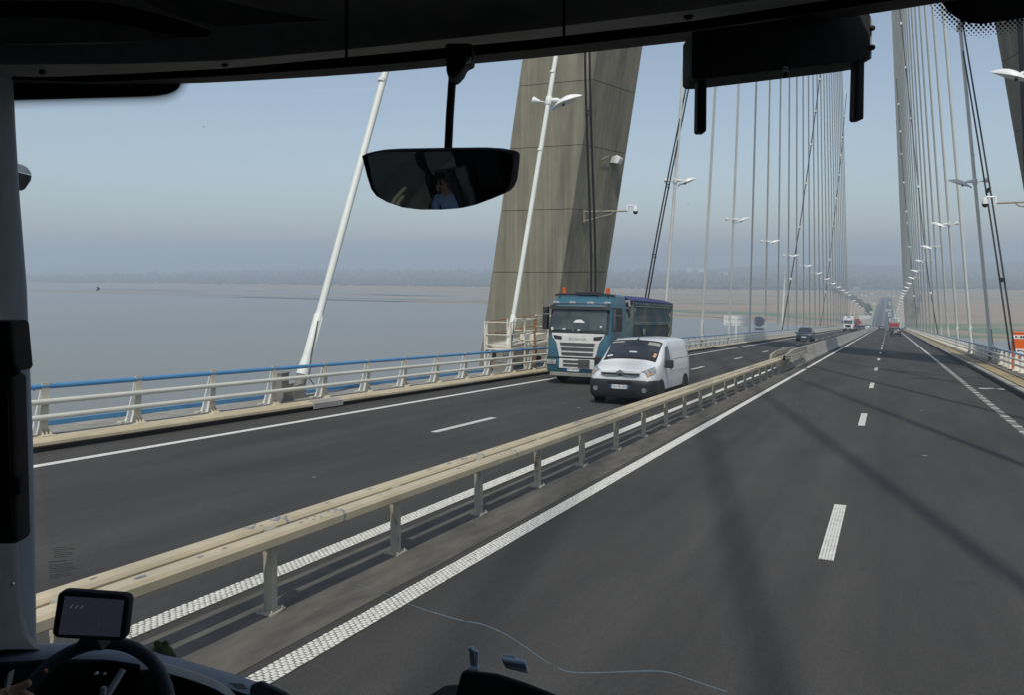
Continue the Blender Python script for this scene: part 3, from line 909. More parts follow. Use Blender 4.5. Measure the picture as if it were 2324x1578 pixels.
for side in (-1, 1):
    for k, s in enumerate(NEAR):
        if side < 0 and k > 2: continue
        if side < 0:
            lb = ['white stay cable crossing in front of the left pylon leg with a lamp on it', 'thick white stay cable standing alone left of the pylon, out over the water', 'off-white stay cable rising behind the left windscreen pillar'][k]
        else:
            lb = ['shaded stay cable in front of the right pylon leg carrying a lamp', 'second stay cable before the pylon along the right parapet', 'third stay cable before the pylon along the right parapet', 'fourth stay cable before the pylon along the right parapet', 'fifth stay cable before the pylon along the right parapet', 'sixth stay cable before the pylon along the right parapet'][k]
        if side < 0: s *= 0.967
        stay(side, s, k, lb, 'stay cables on the near side of the pylon', 2)
    for k, s in enumerate(FAR):
        n = 'longest' if k == 22 else ORD[k + 1]
        lb = '%s pale stay cable beyond the pylon, rising from the %s parapet' % (n, SIDEW[side])
        if side < 0: s *= 0.967
        stay(side, s, k, lb, 'fan of stay cables beyond the pylon', 2 if k < 3 else (1 if k < 10 else 0))

# ------------------------------------------------------------------ cross ties between the stays
def plane_x(side, zrel):
    x0 = XL if side < 0 else XR
    return x0 + (XM - x0 + (-0.5 if side < 0 else 0.5)) * (zrel / 103.0)
def bez(pts, t):
    n = len(pts) - 1
    i = min(int(t * n), n - 1); f = t * n - i
    p = [pts[max(i - 1, 0)], pts[i], pts[i + 1], pts[min(i + 2, n)]]
    return tuple(0.5 * ((2 * p[1][c]) + (p[2][c] - p[0][c]) * f + (2 * p[0][c] - 5 * p[1][c] + 4 * p[2][c] - p[3][c]) * f * f + (3 * p[1][c] - p[0][c] - 3 * p[2][c] + p[3][c]) * f ** 3) for c in range(2))
def tie(side, ctrl, label, gap, r, double, spacers, clamps, ext=0.0, group='black cross ties linking the stays'):
    t = thing('tie_rope', label, 'rope', P(plane_x(side, ctrl[0][1]), ctrl[0][0], ctrl[0][1]), group=group)
    o0 = t.location.copy()
    def pt(q):
        s, z = bez(ctrl, q)
        return Vector((plane_x(side, z), s, zr(s) + z))
    N = 26
    for sg in (-1, 1):
        for e in ((-0.075, 0.075) if double else (0,)):
            bb = MB(); bb.tube([pt(i / N) - o0 + Vector((0, sg * gap + e, 0)) for i in range(N + 1)], r, 6)
            bb.build('rope', M['rope'], t)
    for q in spacers:
        p = pt(q) - o0
        bb = MB()
        for dz in (-0.09, 0.09): bb.box(p + Vector((0, 0, dz)), (0.06, 2 * gap + 0.3, 0.05))
        bb.box(p, (0.1, 0.2, 0.24)) if not double else None
        bb.build('spacer', M['rope'], t)
    for q in clamps:
        p = pt(q) - o0
        bb = MB(); bb.box(p, (0.34, 2 * gap + 0.45, 0.34)); bb.build('clamp', M['clamp'], t, bevel=0.04)
    return t
tie(-1, [(52.6, 0.2), (54.4, 6), (56.4, 11.3), (60.1, 20.1), (64, 30), (70, 46)], 'pair of dark tie ropes slanting up just right of the left pylon leg', 0.36, 0.035, True, [0.22, 0.4], [0.602, 0.68])
tie(-1, [(44.0, 0.1), (42.9, 3.6), (42.06, 6.4), (39.74, 12.4), (38.4, 16.5), (34.5, 30)], 'upright pair of dark tie ropes hanging in front of the left pylon leg', 0.34, 0.035, True, [0.36, 0.6], [0.82])
tie(1, [(50.5, 0.6), (52.4, 6.2), (54.9, 12.1), (58.9, 20.4), (63, 30), (70, 46)], 'pair of dark tie ropes slanting up beside the orange emergency post', 1.02, 0.045, False, [0.16, 0.335], [0.61])
tie(1, [(43.3, 0.6), (41.4, 6.4), (39, 12.4), (36.5, 20)], 'dark tie ropes in front of the right pylon leg at the picture edge', 0.34, 0.04, True, [0.4], [0.8])
c2 = [(131.5, 0.3), (136.9, 8.7), (142, 17), (145, 24.2), (147.2, 30.7), (149, 36.4), (150.2, 41.6), (151, 50)]
tie(-1, c2, 'thin dark tie rope with white clamps crossing the middle of the left cable fan', 0.30, 0.05, False, [], [0.145 * k for k in range(1, 7)])
c2r = [(122.5, 0.3), (133.8, 8.7), (136.4, 16.6), (137.3, 29), (137.9, 38.5), (138.2, 46.3), (138, 54)]
tie(1, c2r, 'thin dark tie rope with white clamps crossing the middle of the right cable fan', 0.30, 0.05, False, [], [0.13 + 0.14 * k for k in range(6)])
c3 = [(208, 0.3), (213, 5.6), (217.5, 16), (219, 27.3), (219.9, 36), (219.8, 42.8), (218.6, 48.7), (217, 56)]
tie(-1, c3, 'farther tie rope with small white clamps near the end of the left cable fan', 0.28, 0.05, False, [], [0.1 * k for k in range(2, 10)])
c3r = [(213.6, 0.3), (210.5, 5.8), (207.5, 21.9), (204, 26.5), (199, 36.3), (190, 42.6), (184, 50)]
tie(1, c3r, 'farther tie rope with small white clamps near the end of the right cable fan', 0.28, 0.05, False, [], [0.1 * k for k in range(2, 10)])

# ------------------------------------------------------------------ lamps clamped to the stays
def make_lamp():
    t = thing('street_lamp', '', 'street lamp')
    bb = MB(); bb.tube([(0, 0, -0.19), (0, 0, -0.16), (0, 0, 0.16), (0, 0, 0.19)], [0.125, 0.145, 0.145, 0.125], 10); bb.build('clamp', M['clamp'], t, auto=40)
    bb = MB(); bb.lathe([(0.085, 0.12), (0.095, 0.2), (0.08, 0.42), (0.05, 0.46)], (0, 0, 0.02), 'X', 10)
    bb.lathe([(0.03, 0.40), (0.055, 0.44), (0.055, 0.52), (0.03, 0.56)], (0, 0, 0.0), 'X', 8); bb.build('arm', M['lamp_white'], t, auto=40)
    # leaf-shaped reflector shell
    bb = MB(); rings = []
    for i in range(11):
        u = i / 10; x = 0.30 + 1.22 * u
        w = 0.36 * sin(pi * min(1, (u + 0.06) ** 0.75)) + 0.012
        hgt = 0.27 * sin(pi * (0.10 + 0.88 * u)) ** 1.0
        base = -0.30 + 0.42 * u
        ring = [(x, w * cos(a), base + hgt * sin(a)) for a in [pi * j / 8 for j in range(9)]]
        rings.append(ring)
    bb.ring(rings, True, True); bb.build('reflector', M['lamp_white'], t, auto=50)
    bb = MB(); bb.prism([(0.16, -0.42), (0.30, -0.31), (0.30, -0.22), (0.22, -0.28)], 'Y', -0.06, 0.06); bb.build('tail_fin', M['rail_blue'], t)
    bb = MB(); bb.lathe([(0.05, -0.27), (0.06, -0.2), (0.04, -0.12)], (0.68, 0, 0), 'Z', 8); bb.build('sensor', M['black'], t)
    bb = MB(); bb.tube([(-0.12, 0, -0.04), (-0.40, 0, 0.02)], 0.022, 6); bb.tube([(-0.38, 0, 0.01), (-0.42, 0, 0.02), (-0.70, 0, 0.08), (-0.72, 0, 0.085)], [0.03, 0.055, 0.17, 0.16], 10); bb.build('wind_cone', M['lamp_white'], t, auto=40)
    return t
lamp0 = make_lamp(); lamp_used = False
def put_lamp(p, side, u, label, group):
    global lamp_used
    rz = 0 if side < 0 else pi
    tilt = Vector((0, 0, 1)).rotation_difference(u).to_matrix().to_4x4()
    rot = (Matrix.Rotation(rz, 4, 'Z')).to_euler()
    if not lamp_used:
        lamp_used = True; o = lamp0; o.location = p; o.rotation_euler = rot; o['label'] = label; o['group'] = group
    else:
        o = dup(lamp0, p, rot, label, group)
    for ch in o.children:
        if ch.name.startswith('clamp'):
            ch.rotation_euler = (Matrix.Rotation(-rz, 4, 'Z') @ tilt).to_euler()
    return o
G_L = 'white lamps clamped to the stay cables'
put_lamp(on_stay((-1, 0, True), 11.75)[0], -1, on_stay((-1, 0, True), 11.75)[1], 'nearest white leaf-shaped lamp, seen against the left pylon leg', G_L)
put_lamp(on_stay((1, 0, True), 11.6)[0], 1, on_stay((1, 0, True), 11.6)[1], 'big sunlit lamp cut off by the right edge before the pylon leg', G_L)
for i, k in enumerate(range(0, 23, 2)):
    for side in (-1, 1):
        p, u = on_stay((side, k, False), 11.9 if side < 0 else 11.4)
        put_lamp(p, side, u, '%s white lamp on the %s stay cables counting away from the pylon' % (ORD[i + 1], SIDEW[side]), G_L)
# lamps on leaning masts along the approach viaduct
def mast(x, s, side, label):
    g = 'lamp masts along the approach viaduct'
    t = thing('lamp_mast', label, 'street lamp', P(x, s, 0.1), group=g)
    lean = 0.085 * (-side)
    bb = MB(); bb.tube([(0, 0, 0), (lean * 11.5, 0, 11.5)], [0.13, 0.09], 6); bb.build('mast', M['cable_white'], t)
    for ch in lamp0.children:
        if ch.name.split('.')[0] in ('reflector', 'arm'):
            c = ch.copy(); COL.objects.link(c); c.parent = t; c.location = (lean * 11.5, 0, 11.5); c.rotation_euler = (0, 0, 0 if side < 0 else pi)
for i in range(16):
    for side, x in ((-1, -15.0), (1, 6.1)):
        mast(x, 384 + 39.0 * i, side, '%s lamp mast on the %s side of the approach viaduct' % (ORD[i + 1], SIDEW[side]))

# ------------------------------------------------------------------ cabinets, platform, cameras, signs
def cabinet(x, s, label, w=0.42, d=0.42, h=0.95, split=True, base=0.17):
    t = thing('cabinet', label, 'cabinet', P(x, s, base), (0, 0, 0.1))
    if split:
        bb = MB(); bb.box((0, 0, 0.15), (w + 0.16, d + 0.10, 0.30)); bb.build('plinth', M['grey_box'], t, bevel=0.012)
        bb = MB(); bb.box((-0.02, 0, 0.30 + (h - 0.30) / 2 + 0.01), (w, d, h - 0.29)); bb.build('housing', M['grey_box'], t, bevel=0.012)
        bb = MB(); bb.box((-0.02, 0, h + 0.03), (w + 0.03, d + 0.03, 0.03)); bb.build('lid', M['grey_box'], t)
        bb = MB(); bb.box((w / 2 - 0.015, -0.02, 0.60), (0.012, 0.12, 0.07)); bb.build('warning_sticker', M['yellow'], t)
        bb = MB(); bb.box((-0.02, -d / 2 - 0.003, 0.55), (0.014, 0.008, 0.25)); bb.build('door_seam', M['black'], t)
    else:
        bb = MB(); bb.box((0, 0, h / 2), (w, d, h)); bb.build('housing', M['grey_box'], t, bevel=0.012)
        bb = MB(); bb.box((0, 0, h + 0.012), (w + 0.03, d + 0.03, 0.024)); bb.build('lid', M['grey_box'], t)
    return t
M['yellow'] = mat('yellow_sticker', (0.62, 0.50, 0.03), 0.5, var=0.1, scale=8)
cabinet(-14.12, 17.55, 'grey two-part electrical cabinet at the foot of the lone white cable', 0.34, 0.34, 0.72)
cabinet(-14.15, 31.4, 'low grey cable box on the left walkway near the rusty platform', 0.75, 0.45, 0.42, False)

pf = thing('maintenance_platform', 'rusty white maintenance cage standing on the left walkway before the pylon', 'platform', P(-14.75, 32.0, 0.17))
pf.scale = (0.85, 1.0, 0.755)
def post_(x, y, z0, z1, m, r=0.035): 
    bb = MB(); bb.box((x, y, (z0 + z1) / 2), (2 * r, 2 * r, z1 - z0)); bb.build('upright', m, pf)
for x, y, m in ((-0.6, 0, 'white_rusty'), (-0.52, 0.05, 'white_rusty'), (-0.55, 2.2, 'white_rusty'), (-0.6, 4.2, 'rust'), (0.75, 0, 'white_rusty'), (0.75, 1.5, 'white_rusty'), (0.75, 2.6, 'rust'), (0.75, 4.2, 'white_rusty'), (-0.6, 5.6, 'rust'), (0.75, 5.4, 'white_rusty')):
    post_(x, y, 0.0, 2.72, M[m], 0.04)
for z, m in ((2.70, 'white_rusty'), (2.02, 'white_rusty'), (1.45, 'white_rusty')):
    for x in (-0.6, 0.75):
        bb = MB(); bb.box((x, 2.7, z), (0.05, 5.4, 0.05)); bb.build('handrail', M['rust'] if (x < 0 and z > 2) else M[m], pf)
    for y in (0.0, 2.6, 5.4):
        bb = MB(); bb.box((0.07, y, z), (1.35, 0.05, 0.05)); bb.build('handrail', M[m], pf)
bb = MB(); bb.box((0.07, 2.7, 1.20), (1.4, 5.5, 0.10)); bb.build('deck_plate', M['white_rusty'], pf)
bb = MB(); bb.box((0.1, 1.1, 1.36), (1.0, 1.7, 0.2)); bb.box((-0.1, 4.2, 1.5), (0.9, 1.3, 0.36)); bb.build('toe_box', M['white_rusty'], pf, bevel=0.02)
bb = MB(); bb.box((-0.45, 0.25, 0.75), (0.35, 0.5, 1.0)); bb.build('panel', M['deck_concrete'], pf)
bb = MB(); bb.box((0.25, 1.2, 0.85), (0.7, 0.6, 0.5)); bb.box((0.2, 2.4, 0.72), (0.6, 0.7, 0.4)); bb.lathe([(0.16, -0.5), (0.16, 0.5)], (0.2, 1.8, 0.42), 'X', 10); bb.build('winch', M['white_rusty'], pf, bevel=0.03)
for y in (0.4, 2.0, 3.6, 5.0):
    bb = MB(); bb.lathe([(0.05, -0.06), (0.2, -0.06), (0.2, 0.06), (0.05, 0.06)], (0.5, y, 0.2), 'X', 12); bb.build('wheel', M['rubber'], pf, auto=40)
bb = MB(); bb.tube([(0.75 + 0.0 * k, 1.9 + 0.22 * cos(pi * k / 8), 1.18 + 0.3 * sin(pi * k / 8)) for k in range(9)], 0.02, 6); bb.build('cable_loop', M['black'], pf)
bb = MB(); bb.box((-0.3, 0.05, 0.28), (0.3, 0.3, 0.32)); bb.build('rusty_box', M['rust'], pf)

def leg_face_x(z, s, mir):
    f = (s - 49.3) / 5.1
    x = (-18.65 + 0.167 * z) * (1 - f) + (-17.35 + 0.159 * z) * f
    return 2 * XM - x if mir else x
def cctv(side, s, zrel, label, rev):
    z = zr(s) + zrel
    x = leg_face_x(z, s, side > 0)
    d = -side
    t = thing('surveillance_camera', label, 'camera', (x, s, z))
    bb = MB(); bb.tube([(0, 0, 0), (d * 2.75, 0, -0.04)], 0.05, 8); bb.tube([(d * -0.1, 0, -0.62), (d * 1.75, 0, -0.2), (d * 1.9, 0, -0.06)], 0.04, 8); bb.box((d * 0.02, 0, -0.28), (0.05, 0.2, 0.85)); bb.build('bracket_arm', M['galv_tan'], t)
    bb = MB(); bb.box((d * 2.78, 0, 0.16), (0.1, 0.14, 0.36)); bb.tube([(d * 2.8, 0, 0.28), (d * 3.2, 0, 0.30), (d * 3.27, 0, 0.22)], 0.045, 8); bb.build('mount', M['lamp_white'], t)
    bb = MB(); bb.lathe([(0.04, 0.24), (0.14, 0.18), (0.16, 0.0), (0.16, -0.06)], (d * 3.27, 0, 0), 'Z', 12); bb.build('housing', M['lamp_white'], t, auto=40)
    bb = MB(); bb.lathe([(0.15, -0.06), (0.14, -0.16), (0.08, -0.23), (0.01, -0.25)], (d * 3.27, 0, 0), 'Z', 12); bb.build('dome', M['black'], t, auto=60)
    return t
M['galv_tan'] = mat('tan_galvanised', (0.36, 0.32, 0.25), 0.6, var=0.2, scale=5)
cctv(-1, 50.6, 9.0, 'white dome camera on a bracket arm from the left pylon leg', False)
cctv(1, 50.6, 8.9, 'white dome camera on a bracket arm from the right pylon leg', True)
t = thing('floodlight', 'small white floodlight fixed high on the left pylon leg', 'floodlight', (leg_face_x(9.4, 53.0, False) + 0.18, 53.0, 9.4), (0, 0.35, 0))
bb = MB(); bb.prism([(-0.22, -0.3), (0.30, -0.2), (0.36, 0.18), (0.05, 0.30), (-0.22, 0.1)], 'Y', -0.36, 0.36); bb.build('housing', M['lamp_white'], t, bevel=0.03)
bb = MB(); bb.tube([(-0.4, -1.6, -0.3), (-0.25, -0.9, 0.05)], 0.03, 6); bb.box((-0.2, 0, -0.05), (0.2, 0.12, 0.12)); bb.build('bracket', M['galv_tan'], t)
bb = MB(); bb.tube([(-0.28 - .167 * 3.6, -1.0, -3.6), (-0.26, -1.0, 0.0)], 0.025, 6); bb.build('conduit', M['galv_tan'], t)

# road signs on the left parapet (seen from behind)
t = thing('road_sign', 'white rectangular road sign seen from behind on a white post', 'road sign', P(-14.5, 91, 0.2))
bb = MB(); bb.box((0, 0, 1.2), (0.14, 0.14, 2.4)); bb.build('pole', M['white'], t)
bb = MB(); bb.box((-0.05, 0.1, 2.16), (2.5, 0.05, 1.05)); bb.build('panel', M['white'], t, bevel=0.02)
bb = MB()
for z in (1.9, 2.4): bb.box((0, 0.05, z), (2.2, 0.04, 0.06))
bb.build('stiffener', M['white'], t)
t = thing('road_sign', 'grey round sign with a small plate below, seen from behind', 'road sign', P(-14.5, 104.6, 0.2))
bb = MB(); bb.box((0, 0, 1.35), (0.11, 0.11, 2.7)); bb.build('pole', M['white'], t)
bb = MB(); bb.lathe([(0.62, 0.06), (0.62, 0.1)], (0.45, 0, 2.1), 'Y', 20); bb.build('disc', M['sign_back'], t)
bb = MB(); bb.box((0.45, 0.08, 1.2), (1.1, 0.04, 0.28)); bb.build('plate', M['sign_back'], t)
t = thing('pole', 'plain pale pole standing among the left stay cables', 'pole', P(-14.6, 133, 0.2), (0.0, 0.05, 0))
bb = MB(); bb.tube([(0, 0, 0), (0, 0, 9.5)], [0.13, 0.09], 8); bb.build('shaft', M['cable_white'], t); bb = MB(); bb.box((0, 0, 0.06), (0.5, 0.5, 0.12)); bb.build('foot', M['steel'], t)

# emergency telephone post
t = thing('emergency_phone', 'orange emergency telephone post behind the right parapet', 'phone post', P(6.25, 51.1, 0.2))
bb = MB(); bb.box((0, 0, 1.0), (0.80, 0.42, 2.0)); bb.build('housing', M['orange'], t, bevel=0.03)
bb = MB(); bb.box((0, 0, 2.03), (0.86, 0.46, 0.06)); bb.build('cap', M['orange'], t, bevel=0.02)
bb = MB(); bb.box((0, -0.215, 1.80), (0.74, 0.012, 0.20)); bb.build('number_plate', M['white'], t)
bb = MB(); bb.box((0, -0.215, 0.98), (0.56, 0.012, 0.36)); bb.build('phone_panel', M['white'], t)
bb = MB(); bb.tube([(-0.14, -0.225, 1.06), (0.0, -0.225, 1.07), (0.1, -0.225, 1.02), (0.17, -0.225, 0.92)], 0.02, 6); bb.box((-0.15, -0.225, 1.05), (0.06, 0.02, 0.07)); bb.box((0.17, -0.225, 0.91), (0.06, 0.02, 0.08)); bb.build('phone_symbol', M['dark_text'], t)
def text(name, s, size, loc, rot, m, parent, ext=0.001, sx=1.0):
    cu = bpy.data.curves.new(name, 'FONT'); cu.body = s; cu.size = size; cu.extrude = ext; cu.align_x = 'CENTER'; cu.align_y = 'CENTER'
    cu.materials.append(m)
    tmp = bpy.data.objects.new(name, cu); COL.objects.link(tmp)
    me = bpy.data.meshes.new_from_object(tmp.evaluated_get(bpy.context.evaluated_depsgraph_get())); bpy.data.objects.remove(tmp)
    if not me.materials: me.materials.append(m)
    o = link(name, me, parent); o['kind'] = 'stuff'; o.location = loc; o.rotation_euler = rot; o.scale = (sx, 1, 1)
    return o
# the plate's characters cannot be read in the photograph: the five dark marks it shows
bb = MB()
for k, (x, w) in enumerate(((-0.24, 0.07), (-0.12, 0.05), (-0.01, 0.09), (0.10, 0.09), (0.22, 0.10))): bb.box((x, -0.2225, 1.80), (w, 0.003, 0.035 if k == 1 else 0.11))
bb.build('plate_marks', M['dark_text'], t)
# ------------------------------------------------------------------ vehicles
def cr(p0, p1, p2, p3, f):
    return 0.5 * (2 * p1 + (p2 - p0) * f + (2 * p0 - 5 * p1 + 4 * p2 - p3) * f * f + (3 * p1 - p0 - 3 * p2 + p3) * f ** 3)
class Hull:
    """body skin: stations along y, each a half section from the sill (u=0) over the shoulder to the roof centre (u=n-1)"""
    def __init__(self, st, smooth=0.55):
        self.y = [s[0] for s in st]; self.sec = [s[1] for s in st]; self.n = len(st[0][1]); self.sm = smooth
    def _row(self, i, u):
        s = self.sec[max(0, min(i, len(self.sec) - 1))]
        k = min(int(u), self.n - 2); f = u - k
        g = lambda j: s[max(0, min(j, self.n - 1))]
        if k == self.n - 2: nx = (-g(k)[0], g(k)[1])
        else: nx = g(k + 2)
        out = []
        for c in range(2):
            a = cr(g(k - 1)[c], g(k)[c], g(k + 1)[c], nx[c], f)
            b = g(k)[c] * (1 - f) + g(k + 1)[c] * f
            out.append(a * self.sm + b * (1 - self.sm))
        return out
    def at(self, y, w):
        """w in 0..2(n-1): right sill -> roof centre -> left sill"""
        m = self.n - 1
        u, sg = (w, 1) if w <= m else (2 * m - w, -1)
        i = 0
        while i < len(self.y) - 2 and y > self.y[i + 1]: i += 1
        f = (y - self.y[i]) / (self.y[i + 1] - self.y[i]); f = max(0, min(1, f))
        r = [self._row(i + d, u) for d in (-1, 0, 1, 2)]
        p = []
        for c in range(2):
            a = cr(r[0][c], r[1][c], r[2][c], r[3][c], f); b = r[1][c] * (1 - f) + r[2][c] * f
            p.append(a * self.sm + b * (1 - self.sm))
        return Vector((sg * p[0], y, p[1]))
    def normal(self, y, w):
        e = 0.02
        a = self.at(min(y + e, self.y[-1]), w) - self.at(max(y - e, self.y[0]), w)
        b = self.at(y, min(w + e, 2 * (self.n - 1))) - self.at(y, max(w - e, 0))
        n = b.cross(a)
        if n.length < 1e-9: return Vector((0, 0, 1))
        n.normalize()
        c = self.at(y, w); ctr = Vector((0, y, 0.9))
        return n if n.dot(c - ctr) > 0 else -n
    def body(self, sub_y=3, sub_w=3, y0=None, y1=None):
        ys = []
        for a, c in zip(self.y[:-1], self.y[1:]):
            ys += [a + (c - a) * k / sub_y for k in range(sub_y)]
        ys.append(self.y[-1])
        W = 2 * (self.n - 1) * sub_w
        b = MB(); b.ring([[self.at(y, w / sub_w) for w in range(W + 1)] for y in ys], True, True)
        return b
    def patch(self, quad, off=0.006, nu=6, nv=6, thick=None, b=None):
        """quad: four (y, w) corners; a skin lying off proud of the body"""
        b = b or MB()
        (ya, wa), (yb, wb), (yc, wc), (yd, wd) = quad
        g = []
        for i in range(nu + 1):
            s = i / nu
            for j in range(nv + 1):
                t = j / nv
                y = (ya * (1 - s) + yb * s) * (1 - t) + (yd * (1 - s) + yc * s) * t
                w = (wa * (1 - s) + wb * s) * (1 - t) + (wd * (1 - s) + wc * s) * t
                g.append(self.at(y, w) + self.normal(y, w) * off)
        f = [(i * (nv + 1) + j, (i + 1) * (nv + 1) + j, (i + 1) * (nv + 1) + j + 1, i * (nv + 1) + j + 1) for i in range(nu) for j in range(nv)]
        b.add(g, f)
        return b

def wheel(t, x, y, r, w, side, rim_m, name='wheel'):
    bb = MB(); bb.lathe([(r * 0.62, -w / 2), (r * 0.94, -w / 2), (r, -w / 2 + 0.025), (r, w / 2 - 0.025), (r * 0.94, w / 2), (r * 0.62, w / 2)], (x, y, r), 'X', 22)
    o = bb.build(name, M['rubber'], t, auto=40)
    bb = MB(); q = side * w / 2
    bb.lathe([(0.04, q + side * 0.0), (r * 0.2, q + side * 0.012), (r * 0.5, q - side * 0.03), (r * 0.63, q + side * 0.004), (r * 0.63, q - side * 0.05)], (x, y, r), 'X', 18)
    bb.build('rim', rim_m, o, auto=40)
    return o
M['rim'] = mat('steel_rim', (0.30, 0.31, 0.32), 0.4, metal=0.6, var=0.15, scale=8)
M['van_white'] = mat('van_white_paint', (0.76, 0.77, 0.79), 0.32, var=0.03, scale=3, coat=0.5)
M['car_glass'] = mat('vehicle_glass', (0.022, 0.026, 0.034), 0.06, spec=0.8, col2=(0.045, 0.052, 0.065), scale=1.6, detail=3)
M['cab_glass'] = mat('cab_glass', (0.030, 0.042, 0.044), 0.09, spec=0.7, col2=(0.075, 0.095, 0.095), scale=1.1, detail=3)
M['trim_black'] = mat('vehicle_trim_black', (0.018, 0.020, 0.024), 0.55, var=0.2, scale=9)
M['chrome'] = mat('chrome', (0.62, 0.64, 0.66), 0.18, metal=0.9, var=0.08, scale=6)
M['lens'] = mat('lamp_lens', (0.55, 0.57, 0.58), 0.12, metal=0.35, col2=(0.22, 0.23, 0.24), scale=14, detail=2)
M['amber'] = mat('amber_lens', (0.75, 0.28, 0.04), 0.25, var=0.1, scale=9)
M['beacon'] = mat('beacon_lens', (0.62, 0.12, 0.015), 0.2, var=0.3, scale=14)
M['red_lens'] = mat('red_lens', (0.35, 0.02, 0.02), 0.25, var=0.2, scale=9)
M['plate'] = mat('plate_white', (0.78, 0.78, 0.77), 0.4, var=0.05, scale=9)
M['plate_blue'] = mat('plate_blue', (0.03, 0.16, 0.55), 0.4, var=0.05, scale=9)
M['seam'] = mat('panel_seam', (0.10, 0.105, 0.11), 0.7, var=0.1, scale=9)
M['paper'] = mat('paper', (0.72, 0.73, 0.72), 0.8, var=0.06, scale=9)
def number_plate(t, y, z, s, w=0.52, h=0.11, x=0.0):
    bb = MB(); bb.box((x, y, z), (w, 0.012, h)); p = bb.build('number_plate', M['plate'], t)
    bb = MB()
    for q in (-1, 1): bb.box((x + q * (w / 2 - 0.022), y - 0.007, z), (0.042, 0.006, h * 0.96))
    bb.build('plate_band', M['plate_blue'], p)
    text('plate_text', s, h * 0.82, (x, y - 0.009, z), (pi / 2, 0, 0), M['dark_text'], p, sx=0.92)
    return p
def place(t, x, s, away=False):
    t.location = P(x, s, 0.0)
    t.rotation_euler = (math.atan((zr(s + 2) - zr(s)) / 2), 0, 0) if not away else (-math.atan((zr(s) - zr(s - 2)) / 2), 0, pi)

